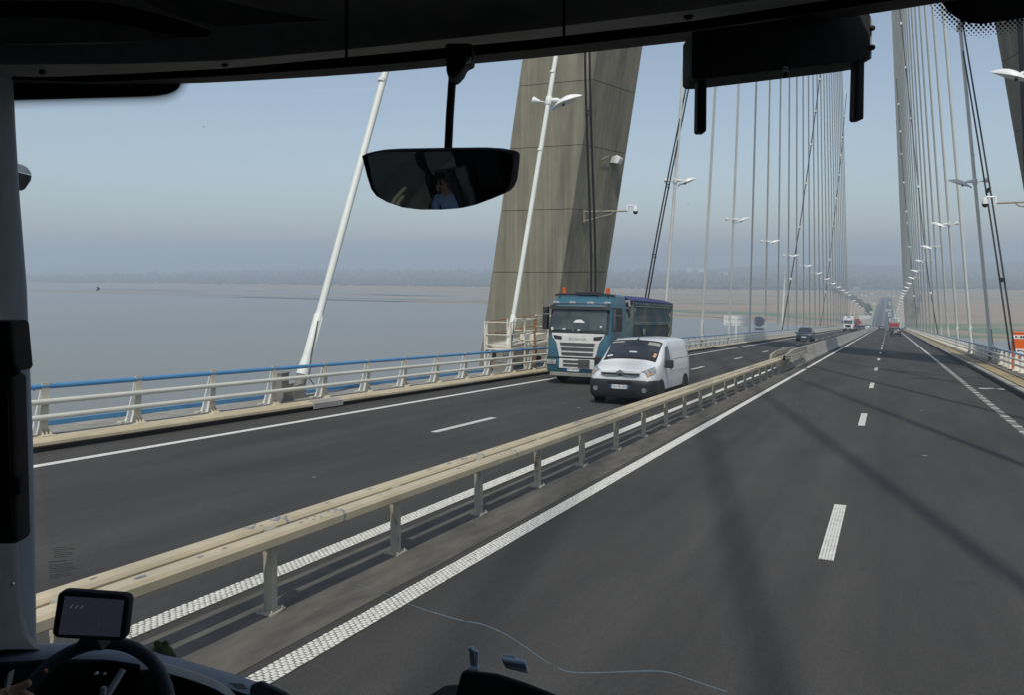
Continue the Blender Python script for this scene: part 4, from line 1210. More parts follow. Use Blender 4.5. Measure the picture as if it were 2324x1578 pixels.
# -- white panel van
def make_van():
    t = thing('panel_van', 'white panel van with black lower bumper driving ahead of the blue tipper lorry', 'van')
    H = Hull([
        (0.00, [(.60, .34), (.72, .40), (.78, .56), (.80, .72), (.77, .86), (.66, .945), (.35, .985), (0, 1.00)]),
        (0.09, [(.72, .28), (.86, .38), (.885, .58), (.89, .76), (.86, .90), (.76, .99), (.42, 1.03), (0, 1.045)]),
        (0.35, [(.84, .24), (.935, .37), (.955, .58), (.955, .79), (.93, .95), (.84, 1.06), (.46, 1.11), (0, 1.13)]),
        (0.82, [(.86, .24), (.95, .38), (.965, .6), (.965, .85), (.945, 1.04), (.885, 1.155), (.52, 1.23), (0, 1.25)]),
        (1.15, [(.86, .24), (.95, .38), (.965, .6), (.965, .88), (.95, 1.10), (.89, 1.30), (.60, 1.43), (0, 1.46)]),
        (1.75, [(.86, .24), (.95, .38), (.965, .6), (.965, .90), (.95, 1.16), (.85, 1.66), (.70, 1.80), (0, 1.845)]),
        (2.15, [(.86, .24), (.95, .38), (.965, .6), (.965, .90), (.95, 1.16), (.845, 1.74), (.71, 1.865), (0, 1.91)]),
        (3.50, [(.86, .24), (.95, .38), (.965, .6), (.965, .90), (.95, 1.16), (.85, 1.76), (.72, 1.885), (0, 1.935)]),
        (4.80, [(.86, .26), (.945, .38), (.96, .6), (.96, .90), (.945, 1.16), (.84, 1.74), (.70, 1.87), (0, 1.92)]),
        (4.93, [(.82, .30), (.91, .40), (.925, .6), (.925, .90), (.91, 1.16), (.79, 1.70), (.64, 1.82), (0, 1.86)])])
    b = H.body(3, 3); b.build('body', M['van_white'], t, auto=50)
    H.patch([(0.90, 5.32), (0.90, 8.68), (1.78, 8.42), (1.78, 5.58)], 0.012, 12, 8).build('windscreen_surround', M['trim_black'], t, smooth=True)
    H.patch([(0.97, 5.46), (0.97, 8.54), (1.72, 8.36), (1.72, 5.64)], 0.018, 12, 8).build('windscreen', M['car_glass'], t, smooth=True)
    for sg in (0, 1):
        f = lambda w: w if sg == 0 else 14 - w
        H.patch([(1.28, f(4.12)), (2.18, f(4.12)), (2.12, f(4.95)), (1.74, f(4.95))], 0.008, 6, 6).build('side_window', M['car_glass'], t, smooth=True)
        b = MB()
        for y0, y1, w0, w1 in ((1.16, 1.175, 1.1, 4.0), (2.26, 2.275, 1.1, 5.1), (2.36, 4.66, 4.18, 4.205), (2.36, 4.66, 5.28, 5.30), (4.655, 4.67, 4.2, 5.28), (2.36, 2.372, 4.2, 5.28), (2.3, 4.6, 3.0, 3.02)):
            H.patch([(y0, f(w0)), (y1, f(w0)), (y1, f(w1)), (y0, f(w1))], 0.004, 6, 6, b=b)
        b.build('panel_seam', M['seam'], t)
        H.patch([(0.12, f(0.15)), (4.7, f(0.15)), (4.7, f(1.15)), (0.12, f(1.15))], 0.008, 20, 3).build('sill_trim', M['trim_black'], t, smooth=True)
        s = 1 if sg == 0 else -1
        b = MB(); b.box((s * 0.955, 2.16, 0.98), (0.03, 0.16, 0.05)); b.build('door_handle', M['trim_black'], t, bevel=0.01)
        b = MB(); b.box((s * 1.10, 1.36, 1.17), (0.24, 0.14, 0.24)); b.box((s * 0.97, 1.34, 1.10), (0.12, 0.10, 0.07)); b.build('mirror', M['trim_black'], t, bevel=0.035)
        H.patch([(0.0, f(3.75)), (0.40, f(3.95)), (0.56, f(5.0)), (0.02, f(5.35))], 0.014, 8, 6).build('headlight', M['lens'], t, smooth=True)
        H.patch([(0.02, f(4.0)), (0.20, f(4.0)), (0.2, f(4.22)), (0.03, f(4.25))], 0.018, 3, 3).build('indicator', M['amber'], t)
        b = MB(); b.lathe([(0.07, -0.035), (0.07, 0.02), (0.05, 0.03)], (s * 0.72, -0.03, 0.46), 'Y', 14); b.build('fog_lamp', M['chrome'], t, auto=40)
        b = MB(); b.lathe([(0.40, 0.0), (0.40, 0.05)], (s * 0.95, 0.88, 0.34), 'X', 24); b.lathe([(0.40, 0.0), (0.40, 0.05)], (s * 0.95, 4.12, 0.34), 'X', 24)
        b.build('wheel_arch', M['black'], t, auto=40)
        wheel(t, s * 0.865, 0.88, 0.335, 0.22, s, M['rim']); wheel(t, s * 0.865, 4.12, 0.335, 0.22, s, M['rim'])
    # black lower front, grille openings, chrome bars with a double chevron
    H.patch([(0.0, 0.1), (0.0, 13.9), (0.0, 13.9), (0.0, 0.1)], 0.01, 2, 2)
    plan = [(0.985, 0.62), (0.985, 0.36), (0.955, 0.16), (0.895, 0.03), (0.76, -0.045), (0.40, -0.062)]
    b = MB(); rings = []
    for z, k, dy in ((0.22, 0.955, 0.05), (0.29, 0.985, 0.01), (0.34, 1.0, 0.0), (0.60, 1.0, 0.0), (0.70, 0.992, 0.004), (0.735, 0.97, 0.03)):
        rings.append([(x * k, y + dy, z) for x, y in plan] + [(-x * k, y + dy, z) for x, y in reversed(plan)])
    b.ring(rings, False, False); b.build('front_bumper', M['trim_black'], t, smooth=True)
    b = MB(); b.box((0, -0.064, 0.66), (0.74, 0.02, 0.075)); b.box((0, -0.062, 0.40), (1.0, 0.02, 0.10)); b.build('air_intake', M['black'], t)
    b = MB()
    for z in (0.37, 0.40, 0.43): b.box((0, -0.076, z), (0.98, 0.012, 0.012))
    b.box((0, -0.078, 0.66), (0.72, 0.012, 0.012)); b.build('intake_slats', M['trim_black'], t)
    def bar(z0, amp, hh):
        q = MB(); n = 40; lo, hi = [], []
        for i in range(n + 1):
            x = -0.62 + 1.24 * i / n
            c = amp * max(0, 1 - abs(x) / 0.13)
            y = -0.035 + 0.14 * max(0, (abs(x) - 0.42) / 0.3) ** 2
            lo.append((x, y, z0 + c)); hi.append((x, y, z0 + c + hh))
        for i in range(n):
            q.add([lo[i], lo[i + 1], hi[i + 1], hi[i], (lo[i][0], lo[i][1] + .03, lo[i][2]), (lo[i + 1][0], lo[i + 1][1] + .03, lo[i + 1][2]), (hi[i + 1][0], hi[i + 1][1] + .03, hi[i + 1][2]), (hi[i][0], hi[i][1] + .03, hi[i][2])], [(0, 1, 2, 3), (3, 2, 6, 7), (4, 5, 1, 0)])
        return q
    q = bar(0.845, 0.0, 0.085); q.build('grille', M['black'], t)
    q = bar(0.915, 0.085, 0.022); q.v = [(x, y - 0.012, z) for x, y, z in q.v]; q.build('badge_bar', M['chrome'], t)
    q = bar(0.848, 0.085, 0.022); q.v = [(x, y - 0.012, z) for x, y, z in q.v]; q.build('badge_bar', M['chrome'], t)
    number_plate(t, -0.072, 0.535, 'GH-451-EH')
    b = MB(); b.tube([(0, 1.88, 1.86), (0, 2.02, 2.02)], 0.012, 6); b.box((0, 1.88, 1.87), (0.07, 0.10, 0.04)); b.build('aerial', M['black'], t)
    b = MB()
    for x0, x1 in ((-0.62, -0.02), (0.04, 0.66)): b.tube([(x0, 0.94, 1.30), (x1, 1.00, 1.335)], 0.012, 5)
    b.build('wiper', M['black'], t)
    # sun visors, papers and the bright parcel behind the glass
    def on_glass(y, w, off): return H.at(y, w) + H.normal(y, w) * off
    for nm, m, y0, y1, w0, w1 in (('sun_visor', 'visor', 1.55, 1.68, 5.72, 6.45), ('sun_visor', 'visor', 1.62, 1.68, 7.5, 8.2), ('paper_note', 'paper', 1.16, 1.22, 6.75, 7.12), ('paper_note', 'paper', 1.02, 1.08, 7.95, 8.38), ('parcel', 'parcel', 1.08, 1.24, 5.56, 5.80)):
        H.patch([(y0, w0), (y0, w1), (y1, w1), (y1, w0)], 0.0215, 4, 4).build(nm, M[m], t)
    place(t, -7.05, 23.75)
    return t
M['visor'] = mat('pale_visor', (0.30, 0.30, 0.27), 0.8, var=0.1, scale=7)
M['parcel'] = mat('orange_parcel', (0.55, 0.22, 0.06), 0.7, col2=(0.65, 0.5, 0.35), scale=18, detail=2)
make_van()

# -- blue tipper lorry
M['teal'] = mat('teal_lorry_paint', (0.040, 0.130, 0.185), 0.42, var=0.14, scale=2.2, coat=0.25, detail=6)
M['teal_dirty'] = mat('dusty_tipper_steel', (0.060, 0.120, 0.135), 0.62, col2=(0.26, 0.235, 0.18), scale=0.9, contrast=(0.45, 0.75), detail=7)
M['lorry_white'] = mat('grille_white', (0.66, 0.66, 0.63), 0.5, var=0.14, scale=4)
M['tarp'] = mat('blue_tarpaulin', (0.040, 0.048, 0.185), 0.6, col2=(0.055, 0.065, 0.14), scale=4)
def make_truck():
    t = thing('tipper_lorry', 'teal tipper lorry with amber beacons and blue rolled tarpaulin behind the white van', 'lorry')
    # cab: horizontal sections (z, half width, front y, corner radius)
    def outline(hw, y0, y1, r, n=6):
        pts = []
        for k in range(n + 1):
            a = pi / 2 * k / n; pts.append((hw - r + r * sin(a) if False else hw - r * (1 - cos(a)) - 0, y0 + r * (1 - sin(a))))
        right = [(hw, y1)] + [(hw - r + r * cos(a), y0 + r - r * sin(a)) for a in [pi / 2 * k / n for k in range(n + 1)]]
        return right + [(-x, y) for x, y in reversed(right)]
    secs = [(0.95, 1.21, 0.02, 0.20), (1.30, 1.235, 0.0, 0.24), (1.80, 1.235, 0.02, 0.24), (1.96, 1.225, 0.06, 0.22), (2.90, 1.185, 0.26, 0.22), (3.10, 1.17, 0.40, 0.25), (3.30, 1.13, 0.66, 0.28), (3.38, 1.02, 0.95, 0.25)]
    b = MB(); b.ring([[(x, y, z) for x, y in outline(hw, y0, 2.15, r)] for z, hw, y0, r in secs]); b.build('cab', M['teal'], t, auto=38)
    b = MB(); b.ring([[(x, y, z) for x, y in outline(hw, y0, 1.5, r)] for z, hw, y0, r in ((0.42, 1.16, 0.0, 0.18), (0.50, 1.23, -0.06, 0.2), (0.93, 1.24, -0.06, 0.22))]); b.build('front_bumper', M['teal'], t, auto=40)
    b = MB(); b.box((0, 0.02, 0.36), (2.1, 0.16, 0.14)); b.build('lower_beam', M['deck_concrete'], t, bevel=0.02)
    b = MB(); b.box((0, 0.6, 0.36), (2.0, 1.1, 0.2)); b.box((0, 0.03, 0.965), (2.42, 0.05, 0.05)); b.build('bumper_gap', M['black'], t)
    def fy(z):
        for a, c in zip(secs[:-1], secs[1:]):
            if a[0] <= z <= c[0]: return a[2] + (c[2] - a[2]) * (z - a[0]) / (c[0] - a[0])
        return -0.06
    def front(name, m, poly, off=0.012, thick=0.02):
        b = MB(); n = len(poly)
        f = [(x, fy(z) - off, z) for x, z in poly]; k = [(x, fy(z) - off + thick, z) for x, z in poly]
        b.add(f + k, [tuple(range(n))] + [(i, (i + 1) % n, n + (i + 1) % n, n + i) for i in range(n)])
        return b.build(name, M[m], t)
    front('windscreen_surround', 'trim_black', [(-1.16, 1.90), (1.16, 1.90), (1.13, 2.98), (0.6, 3.02), (-0.6, 3.02), (-1.13, 2.98)], 0.015)
    front('windscreen', 'cab_glass', [(-1.08, 1.97), (1.08, 1.97), (1.04, 2.78), (-1.04, 2.78)], 0.034)
    front('sun_visor', 'trim_black', [(-1.16, 2.78), (1.16, 2.78), (1.14, 2.95), (0.8, 2.90), (-0.8, 2.90), (-1.14, 2.95)], 0.13, 0.06)
    # white grille with dark slots
    front('grille_panel', 'lorry_white', [(-1.02, 1.90), (1.02, 1.90), (0.98, 1.74), (0.83, 1.55), (0.70, 1.0), (-0.70, 1.0), (-0.83, 1.55), (-0.98, 1.74)], 0.03)
    for sg in (-1, 1): front('grille_inlet', 'trim_black', [(sg * 0.96, 1.82), (sg * 0.62, 1.78), (sg * 0.62, 1.66), (sg * 0.88, 1.68)], 0.045)
    for z, w in ((1.50, 0.68), (1.31, 0.64), (1.12, 0.62)): front('grille_slot', 'slot', [(-w, z + 0.05), (w, z + 0.05), (w - 0.03, z - 0.06), (-w + 0.03, z - 0.06)], 0.045)
    b = MB(); b.box((0, -0.075, 0.76), (1.36, 0.04, 0.36)); b.build('lower_grille', M['lorry_white'], t, bevel=0.03)
    for z in (0.84, 0.70): front('grille_slot', 'slot', [(-0.52, z + 0.045), (0.52, z + 0.045), (0.50, z - 0.045), (-0.50, z - 0.045)], 0.05)
    b = MB(); b.box((0.30, -0.125, 0.78), (0.44, 0.02, 0.30)); b.lathe([(0.05, -0.02), (0.05, 0.0)], (0.2, -0.14, 0.78), 'Y', 10); b.lathe([(0.05, -0.02), (0.05, 0.0)], (0.4, -0.14, 0.78), 'Y', 10); b.build('hazard_board', M['slot'], t)
    # embossed word above the slots, too worn to be dark: raised letters in the panel's own white
    text('embossed_letters', 'SCANIA', 0.135, (0, fy(1.70) - 0.036, 1.70), (pi / 2 - 0.06, 0, 0), M['letter_grey'], t, ext=0.006, sx=1.45)
    for sg in (-1, 1):
        b = MB(); b.box((sg * 0.98, -0.05, 0.79), (0.36, 0.10, 0.19)); b.build('headlight', M['lens'], t, bevel=0.03)
        for x in (0.36, 1.0):
            front('marker_lamp', 'lens', [(sg * (x - 0.12), 3.02), (sg * (x + 0.12), 3.02), (sg * (x + 0.12), 3.09), (sg * (x - 0.12), 3.09)], 0.02)
        b = MB(); b.box((sg * 1.43, 0.42, 2.30), (0.20, 0.24, 0.56)); b.box((sg * 1.43, 0.42, 2.74), (0.19, 0.2, 0.24)); b.tube([(sg * 1.15, 0.4, 2.86), (sg * 1.42, 0.42, 2.84)], 0.03, 6); b.tube([(sg * 1.18, 0.4, 2.05), (sg * 1.42, 0.42, 2.04)], 0.03, 6); b.build('mirror', M['trim_black'], t, bevel=0.04)
        b = MB()
        q = lambda y, z: (sg * (1.238 - 0.05 * max(0, z - 1.96) / 0.94 + 0.004), y, z)
        b.add([q(0.42, 2.02), q(1.35, 2.0), q(1.3, 2.82), q(0.55, 2.82)], [(0, 1, 2, 3)]); b.build('side_window', M['cab_glass'], t)
        b = MB(); b.box((sg * 1.24, 0.9, 0.72), (0.03, 0.9, 0.05)); b.build('step', M['black'], t)
        # air beacon
        b = MB(); b.lathe([(0.09, 0.0), (0.09, 0.04), (0.072, 0.05), (0.08, 0.19), (0.055, 0.215)], (sg * 0.86, 0.82, 3.40), 'Z', 12); b.build('beacon', M['beacon'], t, auto=40)
    # company lettering on the door: short pale blocks too small to read
    b = MB(); b.box((1.246, 1.0, 1.72), (0.006, 0.42, 0.10)); b.box((1.246, 1.05, 1.55), (0.006, 0.3, 0.05)); b.build('door_lettering', M['plate'], t)
    b = MB(); b.box((0.1, 1.0, 3.42), (0.9, 0.7, 0.05)); b.build('roof_hatch', M['trim_black'], t, bevel=0.02)
    b = MB(); b.tube([(-1.18, 0.75, 3.32), (-0.9, 0.62, 3.36), (0.9, 0.62, 3.36), (1.18, 0.75, 3.32)], 0.035, 8)
    for x in (-0.95, 0.55, 0.95): b.tube([(x, 0.64, 3.36), (x, 0.55, 3.18)], 0.025, 6)
    b.build('lamp_bar', M['trim_black'], t)
    b = MB()
    for x0, x1 in ((-1.0, -0.1), (0.05, 0.95)): b.tube([(x0, fy(2.0) - 0.05, 2.0), (x1, fy(2.03) - 0.05, 2.04)], 0.016, 5)
    b.tube([(-0.45, fy(2.0) - 0.045, 1.99), (-0.42, fy(2.7) - 0.045, 2.5), (-0.38, fy(2.75) - 0.04, 2.75)], 0.014, 5)
    b.tube([(0.35, fy(2.0) - 0.045, 2.1), (0.42, fy(2.7) - 0.045, 2.5), (0.42, fy(2.75) - 0.04, 2.75)], 0.008, 5)
    b.build('wiper', M['black'], t)
    b = MB(); b.add([(x, fy(z) - 0.04, z) for x, z in ((-0.22, 2.30), (0.24, 2.30), (0.16, 2.37), (0.06, 2.42), (-0.12, 2.40))], [(0, 1, 2, 3, 4)])
    for x, z, w, h in ((-0.55, 2.05, 0.12, 0.06), (-0.2, 2.03, 0.08, 0.05), (0.03, 2.03, 0.1, 0.05), (0.86, 2.17, 0.07, 0.06), (-1.02, 2.06, 0.08, 0.1)):
        b.box((x, fy(z) - 0.042, z), (w, 0.004, h))
    b.build('dashboard_clutter', M['paper'], t)
    number_plate(t, -0.075, 0.545, 'EG-464-PJ', 0.52, 0.12, -0.12)
    for s in (-1, 1):
        wheel(t, s * 1.03, 1.38, 0.50, 0.30, s, M['rim']); 
        for y in (4.4, 7.0, 8.3): wheel(t, s * 0.95, y, 0.50, 0.55, s, M['rim'])
    b = MB(); b.box((-0.4, 5.2, 0.95), (0.16, 8.0, 0.3)); b.box((0.4, 5.2, 0.95), (0.16, 8.0, 0.3)); b.box((0.98, 3.1, 0.72), (0.5, 1.2, 0.55)); b.box((-0.98, 3.1, 0.72), (0.5, 1.2, 0.55)); b.build('chassis', M['black'], t)
    # tipper body: rounded tub seen along its long side
    Y0, Y1 = 2.75, 9.4
    prof = [(-0.75, 1.25), (0.75, 1.25), (1.02, 1.42), (1.20, 1.80), (1.245, 2.95), (1.245, 3.12), (1.16, 3.12), (-1.16, 3.12), (-1.245, 3.12), (-1.245, 2.95), (-1.20, 1.80), (-1.02, 1.42)]
    b = MB(); b.ring([[(x, y, z) for x, z in prof] for y in (Y0, Y0 + 0.3, 6.0, Y1)]); b.build('tipper_tub', M['teal_dirty'], t, auto=30)
    for s in (-1, 1):
        b = MB(); b.box((s * 1.27, (Y0 + Y1) / 2, 3.08), (0.10, Y1 - Y0, 0.12)); b.build('top_rim', M['teal_dirty'], t, bevel=0.02)
        b = MB(); b.box((s * 1.25, (Y0 + Y1) / 2, 2.28), (0.06, Y1 - Y0 - 0.5, 0.14)); b.build('side_rib', M['teal_dirty'], t, bevel=0.02)
        for y in (Y0 + 0.1, Y1 - 0.05): 
            b = MB(); b.ring([[(s * (x + 0.03), yy, z) for x, z in ((0.90, 1.30), (1.06, 1.44), (1.245, 1.82), (1.29, 2.95), (1.29, 3.16), (1.15, 3.16), (1.15, 1.9), (0.95, 1.5))] for yy in (y - 0.09, y + 0.09)]); b.build('tub_rib', M['teal_dirty'], t)
        b = MB(); b.box((s * 1.30, (Y0 + Y1) / 2, 2.99), (0.03, Y1 - Y0 - 0.8, 0.04)); b.build('rope_rail', M['visor'], t)
        b = MB()
        for y, z in ((Y1 - 0.45, 2.7), (Y1 - 0.5, 2.2), (Y1 - 0.5, 1.75), (Y0 + 0.4, 2.85)): b.box((s * 1.275, y, z), (0.03, 0.12, 0.16))
        b.lathe([(0.14, 0), (0.14, 0.02)], (s * 1.255, 4.6, 1.95), 'X', 12)
        b.build('marker_plates', M['visor'], t)
    # tarpaulin stretched over the tub and rolled at the edge
    b = MB(); rings = []
    for i in range(25):
        y = Y0 - 0.25 + (Y1 - Y0 + 0.1) * i / 24
        dip = 0.035 * sin(i * 1.9) + 0.05 * sin(pi * i / 24)
        rings.append([(1.27 * c, y, 3.17 + (0.20 + dip) * sqrt(max(0, 1 - c * c)) ** 0.8) for c in (1, .95, .8, .5, 0, -.5, -.8, -.95, -1)])
    b.ring(rings, False, False); b.build('tarpaulin', M['tarp'], t, smooth=True)
    b = MB(); b.tube([(1.26, Y0 - 0.1, 3.20), (1.26, Y1, 3.18)], 0.06, 8); b.build('tarpaulin_roll', M['tarp'], t, smooth=True)
    b = MB(); b.tube([(1.2, Y0 - 0.3, 3.18), (1.25, Y0 - 0.3, 2.95)], 0.05, 6); b.box((0, Y0 - 0.28, 3.16), (2.5, 0.06, 0.06)); b.build('tarp_frame', M['visor'], t)
    place(t, -10.45, 29.7)
M['slot'] = mat('grille_mesh', (0.045, 0.045, 0.048), 0.6, col2=(0.09, 0.088, 0.085), scale=25, detail=2)
M['letter_grey'] = mat('letter_grey', (0.50, 0.49, 0.46), 0.5, var=0.2, scale=12)
make_truck()

# -- passenger cars
def car_hull(L=4.5, W=0.9, H=1.62, suv=True):
    k = H / 1.62
    b, g = (0.26, 0.20) if suv else (0.2, 0.16)
    def s(y, zl, zb, zs, zr_, wr, ws=1.0):
        return (y * L / 4.5, [(W * .86 * ws, b), (W * .97 * ws, b + .12), (W * ws, .55), (W * ws, zb * k - .08), (W * .96 * ws, zb * k), (wr * W, zs * k), (wr * W * .8, zr_ * k), (0, zr_ * k + .015)])
    return Hull([
        s(0.00, 0, .80, .84, .86, .62, .80), s(0.12, 0, .92, .96, .97, .76, .93), s(0.5, 0, .99, 1.03, 1.05, .82), s(1.15, 0, 1.03, 1.08, 1.12, .84),
        s(1.45, 0, 1.05, 1.20, 1.27, .83), s(2.0, 0, 1.06, 1.50, 1.57, .76), s(2.6, 0, 1.06, 1.55, 1.63, .75), s(3.5, 0, 1.06, 1.52, 1.60, .75), s(4.2, 0, 1.05, 1.40, 1.50, .73), s(4.42, 0, 1.0, 1.10, 1.2, .76, .97), s(4.5, 0, .9, 1.02, 1.08, .74, .93)], 0.6)
def make_car(label, paint, lit, L=4.5, W=0.9, H=1.62, group=None, plate='AB-123-CD'):
    t = thing('car', label, 'car', group=group)
    h = car_hull(L, W, H); q = L / 4.5
    h.body(2, 2).build('body', paint, t, auto=45)
    h.patch([(1.22 * q, 5.1), (1.22 * q, 8.9), (1.98 * q, 8.6), (1.98 * q, 5.4)], 0.008, 10, 6).build('windscreen', M['car_glass'], t, smooth=True)
    h.patch([(4.40 * q, 5.0), (4.40 * q, 9.0), (3.95 * q, 8.8), (3.95 * q, 5.2)], 0.008, 10, 6).build('rear_window', M['car_glass'], t, smooth=True)
    for sg in (0, 1):
        f = lambda w: w if sg == 0 else 14 - w
        s = 1 if sg == 0 else -1
        h.patch([(1.5 * q, f(4.2)), (4.1 * q, f(4.2)), (3.8 * q, f(4.9)), (1.95 * q, f(4.9))], 0.008, 10, 4).build('side_window', M['car_glass'], t, smooth=True)
        b = MB(); b.box((s * W * 0.72, 0.10, 0.80), (0.42 * W, 0.18, 0.15)); b.build('headlight', M['lens'], t, bevel=0.03)
        b = MB(); b.box((s * W * 0.82, L - 0.06, 0.98), (0.2, 0.1, 0.34)); b.build('tail_lamp', M['red_lens'], t, bevel=0.02)
        b = MB(); b.box((s * (W + 0.11), 1.55 * q, 1.08), (0.2, 0.1, 0.15)); b.build('mirror', M['trim_black'], t, bevel=0.03)
        for y in (0.85 * q, 3.6 * q):
            wheel(t, s * (W - 0.12), y, 0.34, 0.22, s, M['rim'])
    b = MB(); b.box((0, 0.02, 0.70), (1.1 * W, 0.06, 0.16)); b.box((0, 0.04, 0.42), (1.5 * W, 0.06, 0.14)); b.build('grille', M['black'], t, bevel=0.02)
    b = MB(); b.box((0, -0.015, 0.79), (1.15 * W, 0.03, 0.02)); b.box((0, -0.02, 0.70), (0.9 * W, 0.02, 0.02)); b.build('grille_bar', M['chrome'], t)
    b = MB(); b.box((0, -0.02, 0.55), (0.52, 0.02, 0.11)); b.build('front_plate', M['plate'], t)
    b = MB(); b.box((0, L + 0.012, 0.86), (0.52, 0.02, 0.11)); b.build('rear_plate', M['plate'], t)
    b = MB(); b.box((0, L - 0.02, 0.42), (1.7 * W, 0.1, 0.3)); b.build('rear_bumper', M['trim_black'], t, bevel=0.03)
    return t
P_ = lambda n, c, m=0.0: mat(n, c, 0.3, metal=m, var=0.05, scale=3, coat=0.6)
navy = P_('navy_paint', (0.022, 0.032, 0.055), 0.2); blackp = P_('black_paint', (0.012, 0.014, 0.018)); greyp = P_('dark_grey_paint', (0.06, 0.062, 0.066), 0.3)
whitep = P_('white_paint', (0.74, 0.74, 0.73)); silver = P_('silver_paint', (0.42, 0.43, 0.44), 0.5); redp = P_('red_paint', (0.36, 0.025, 0.02))
c1 = make_car('dark blue off-road car coming towards us beyond the concrete barrier', navy, True, 4.6, 0.94, 1.70); place(c1, -9.35, 108.6)
c = make_car('black people carrier with a sun glint on its rear window, ahead in our lane', blackp, False, 4.5, 0.92, 1.72); place(c, 1.2, 176.5, True)
bb = MB(); bb.box((0.3, 4.52, 0.62), (0.12, 0.02, 0.12)); bb.build('sticker', M['plate'], c)
c = make_car('dark grey car ahead in the left lane near the crest', greyp, False, 4.3, 0.88, 1.5); place(c, -2.0, 288, True)
g = 'oncoming cars near the crest'
c = make_car('black oncoming car just behind the red lorry', blackp, True, 4.5, 0.9, 1.5, g); place(c, -7.3, 246)
c = make_car('dark oncoming car beside the barrier, half hidden by the black one', greyp, True, 4.4, 0.9, 1.5, g); place(c, -7.2, 272)
c = make_car('small white oncoming car close to the crest', whitep, True, 4.4, 0.9, 1.6, g); place(c, -7.2, 330)
c = make_car('silver oncoming car at the very crest, mostly behind the barrier', silver, True, 4.4, 0.9, 1.5, g); place(c, -7.0, 368)

# -- lorries further away
def make_lorry(label, cabm, boxm, front=True, L=9.0, H=3.7, transporter=False, group=None):
    t = thing('lorry', label, 'lorry', group=group)
    b = MB(); b.ring([[(x, y, z) for x, y in ((-1.2, 2.1), (-1.2, 0.25), (-1.0, 0.05), (1.0, 0.05), (1.2, 0.25), (1.2, 2.1))] for z in (0.75, 1.9)] + [[(x * 0.97, max(y, 0.35) if y < 1 else y, z) for x, y in ((-1.2, 2.1), (-1.2, 0.25), (-1.0, 0.15), (1.0, 0.15), (1.2, 0.25), (1.2, 2.1))] for z in (3.0, 3.3)]); b.build('cab', cabm, t, auto=35)
    b = MB(); b.add([(-1.06, 0.03, 1.95), (1.06, 0.03, 1.95), (1.02, 0.31, 2.85), (-1.02, 0.31, 2.85)], [(0, 1, 2, 3)]); b.build('windscreen', M['cab_glass'], t)
    b = MB(); b.box((0, 0.02, 1.35), (1.3, 0.06, 0.6)); b.box((0, 0.02, 0.55), (2.36, 0.2, 0.5)); b.build('grille', M['black'], t, bevel=0.03)
    for s in (-1, 1):
        b = MB(); b.box((s * 0.95, -0.06, 0.66), (0.36, 0.08, 0.2)); b.build('headlight', M['lens'], t, bevel=0.02)
        b = MB(); b.box((s * 1.4, 0.3, 2.3), (0.16, 0.2, 0.75)); b.tube([(s * 1.15, 0.3, 2.6), (s * 1.4, 0.3, 2.6)], 0.03, 5); b.build('mirror', M['black'], t)
        for y in (1.2, L - 2.4, L - 1.1): wheel(t, s * 0.98, y, 0.48, 0.34, s, M['rim'])
    b = MB(); b.box((0, 0.0, 0.62), (0.52, 0.02, 0.12)); b.v = [(x, y - 0.1, z) for x, y, z in b.v]; b.build('front_plate', M['plate'], t)
    b = MB(); b.box((0, 1.0, 0.8), (0.9, 1.6, 0.3)); b.box((0, L / 2 + 0.5, 0.9), (1.0, L - 1.5, 0.25)); b.build('chassis', M['black'], t)
    b = MB(); b.box((0, L / 2 + 1.2, (H + 1.05) / 2), (2.5, L - 2.6, H - 1.05)); b.build('cargo_box', boxm, t, bevel=0.04)
    b = MB(); b.box((0, 0.26, H - 0.14) if transporter else (0, 2.42, H - 0.2), (0.8, 0.06, 0.1)); b.build('roof_mark', M['black'], t)
    b = MB(); b.box((0, L - 0.08, 2.4), (0.05, 0.06, H - 1.4)); b.build('door_seam', M['seam'], t)
    for s in (-1, 1):
        b = MB(); b.box((s * 0.95, L - 0.1, 0.95), (0.4, 0.1, 0.16)); b.build('tail_lamp', M['red_lens'], t)
    return t
place(make_lorry('white box lorry coming towards us along the left parapet', whitep, whitep, L=9, H=3.85), -9.45, 234)
place(make_lorry('red lorry following the white box lorry', redp, redp, L=9, H=3.3), -9.0, 262)
place(make_lorry('orange and white oncoming lorry low at the crest', P_('orange_paint', (0.6, 0.16, 0.05)), whitep, L=8, H=3.4), -10.8, 356)
# red and white lorry ahead, seen from behind
t = make_lorry('red and cream lorry ahead seen from behind, in front of the black people carrier', redp, M['cream_box'] if 'cream_box' in M else whitep, L=9.5, H=3.6)
b = MB(); b.box((0, 9.62, 1.75), (2.46, 0.06, 1.15)); b.build('rear_panel', redp, t, bevel=0.02)
b = MB(); b.box((0, 9.64, 2.6), (2.3, 0.06, 0.5)); b.build('rear_band', M['visor'], t)
b = MB(); b.box((0, 9.64, 3.35), (1.9, 0.06, 0.16)); b.build('rear_light_bar', M['black'], t)
place(t, 1.35, 266, True)
# traffic on the far descent: plain blocks of a few pixels, each with cab and load
def far_vehicle(x, s, w, h, L, m, label):
    t = thing('far_vehicle', label, 'vehicle', P(x, s, 0), group='distant traffic on the approach road')
    b = MB(); b.box((0, L / 2, h / 2 + 0.3), (w, L, h - 0.3)); b.build('body', m, t, bevel=0.08)
    b = MB(); b.box((0, L / 2, 0.35), (w * 0.96, L * 0.9, 0.5)); b.build('undercarriage', M['black'], t)
    b = MB(); b.box((0, -0.02, h * 0.68), (w * 0.85, 0.04, h * 0.25)); b.build('window', M['car_glass'], t)
far_vehicle(0.6, 1010, 2.5, 3.9, 12, whitep, 'tiny white lorry on the far road, highest of the three abreast')
far_vehicle(-2.4, 1120, 2.4, 2.6, 8, whitep, 'tiny white van on the far road, left of the others')
far_vehicle(1.1, 1130, 2.5, 2.6, 8, whitep, 'tiny white van on the far road, right behind the lorry')
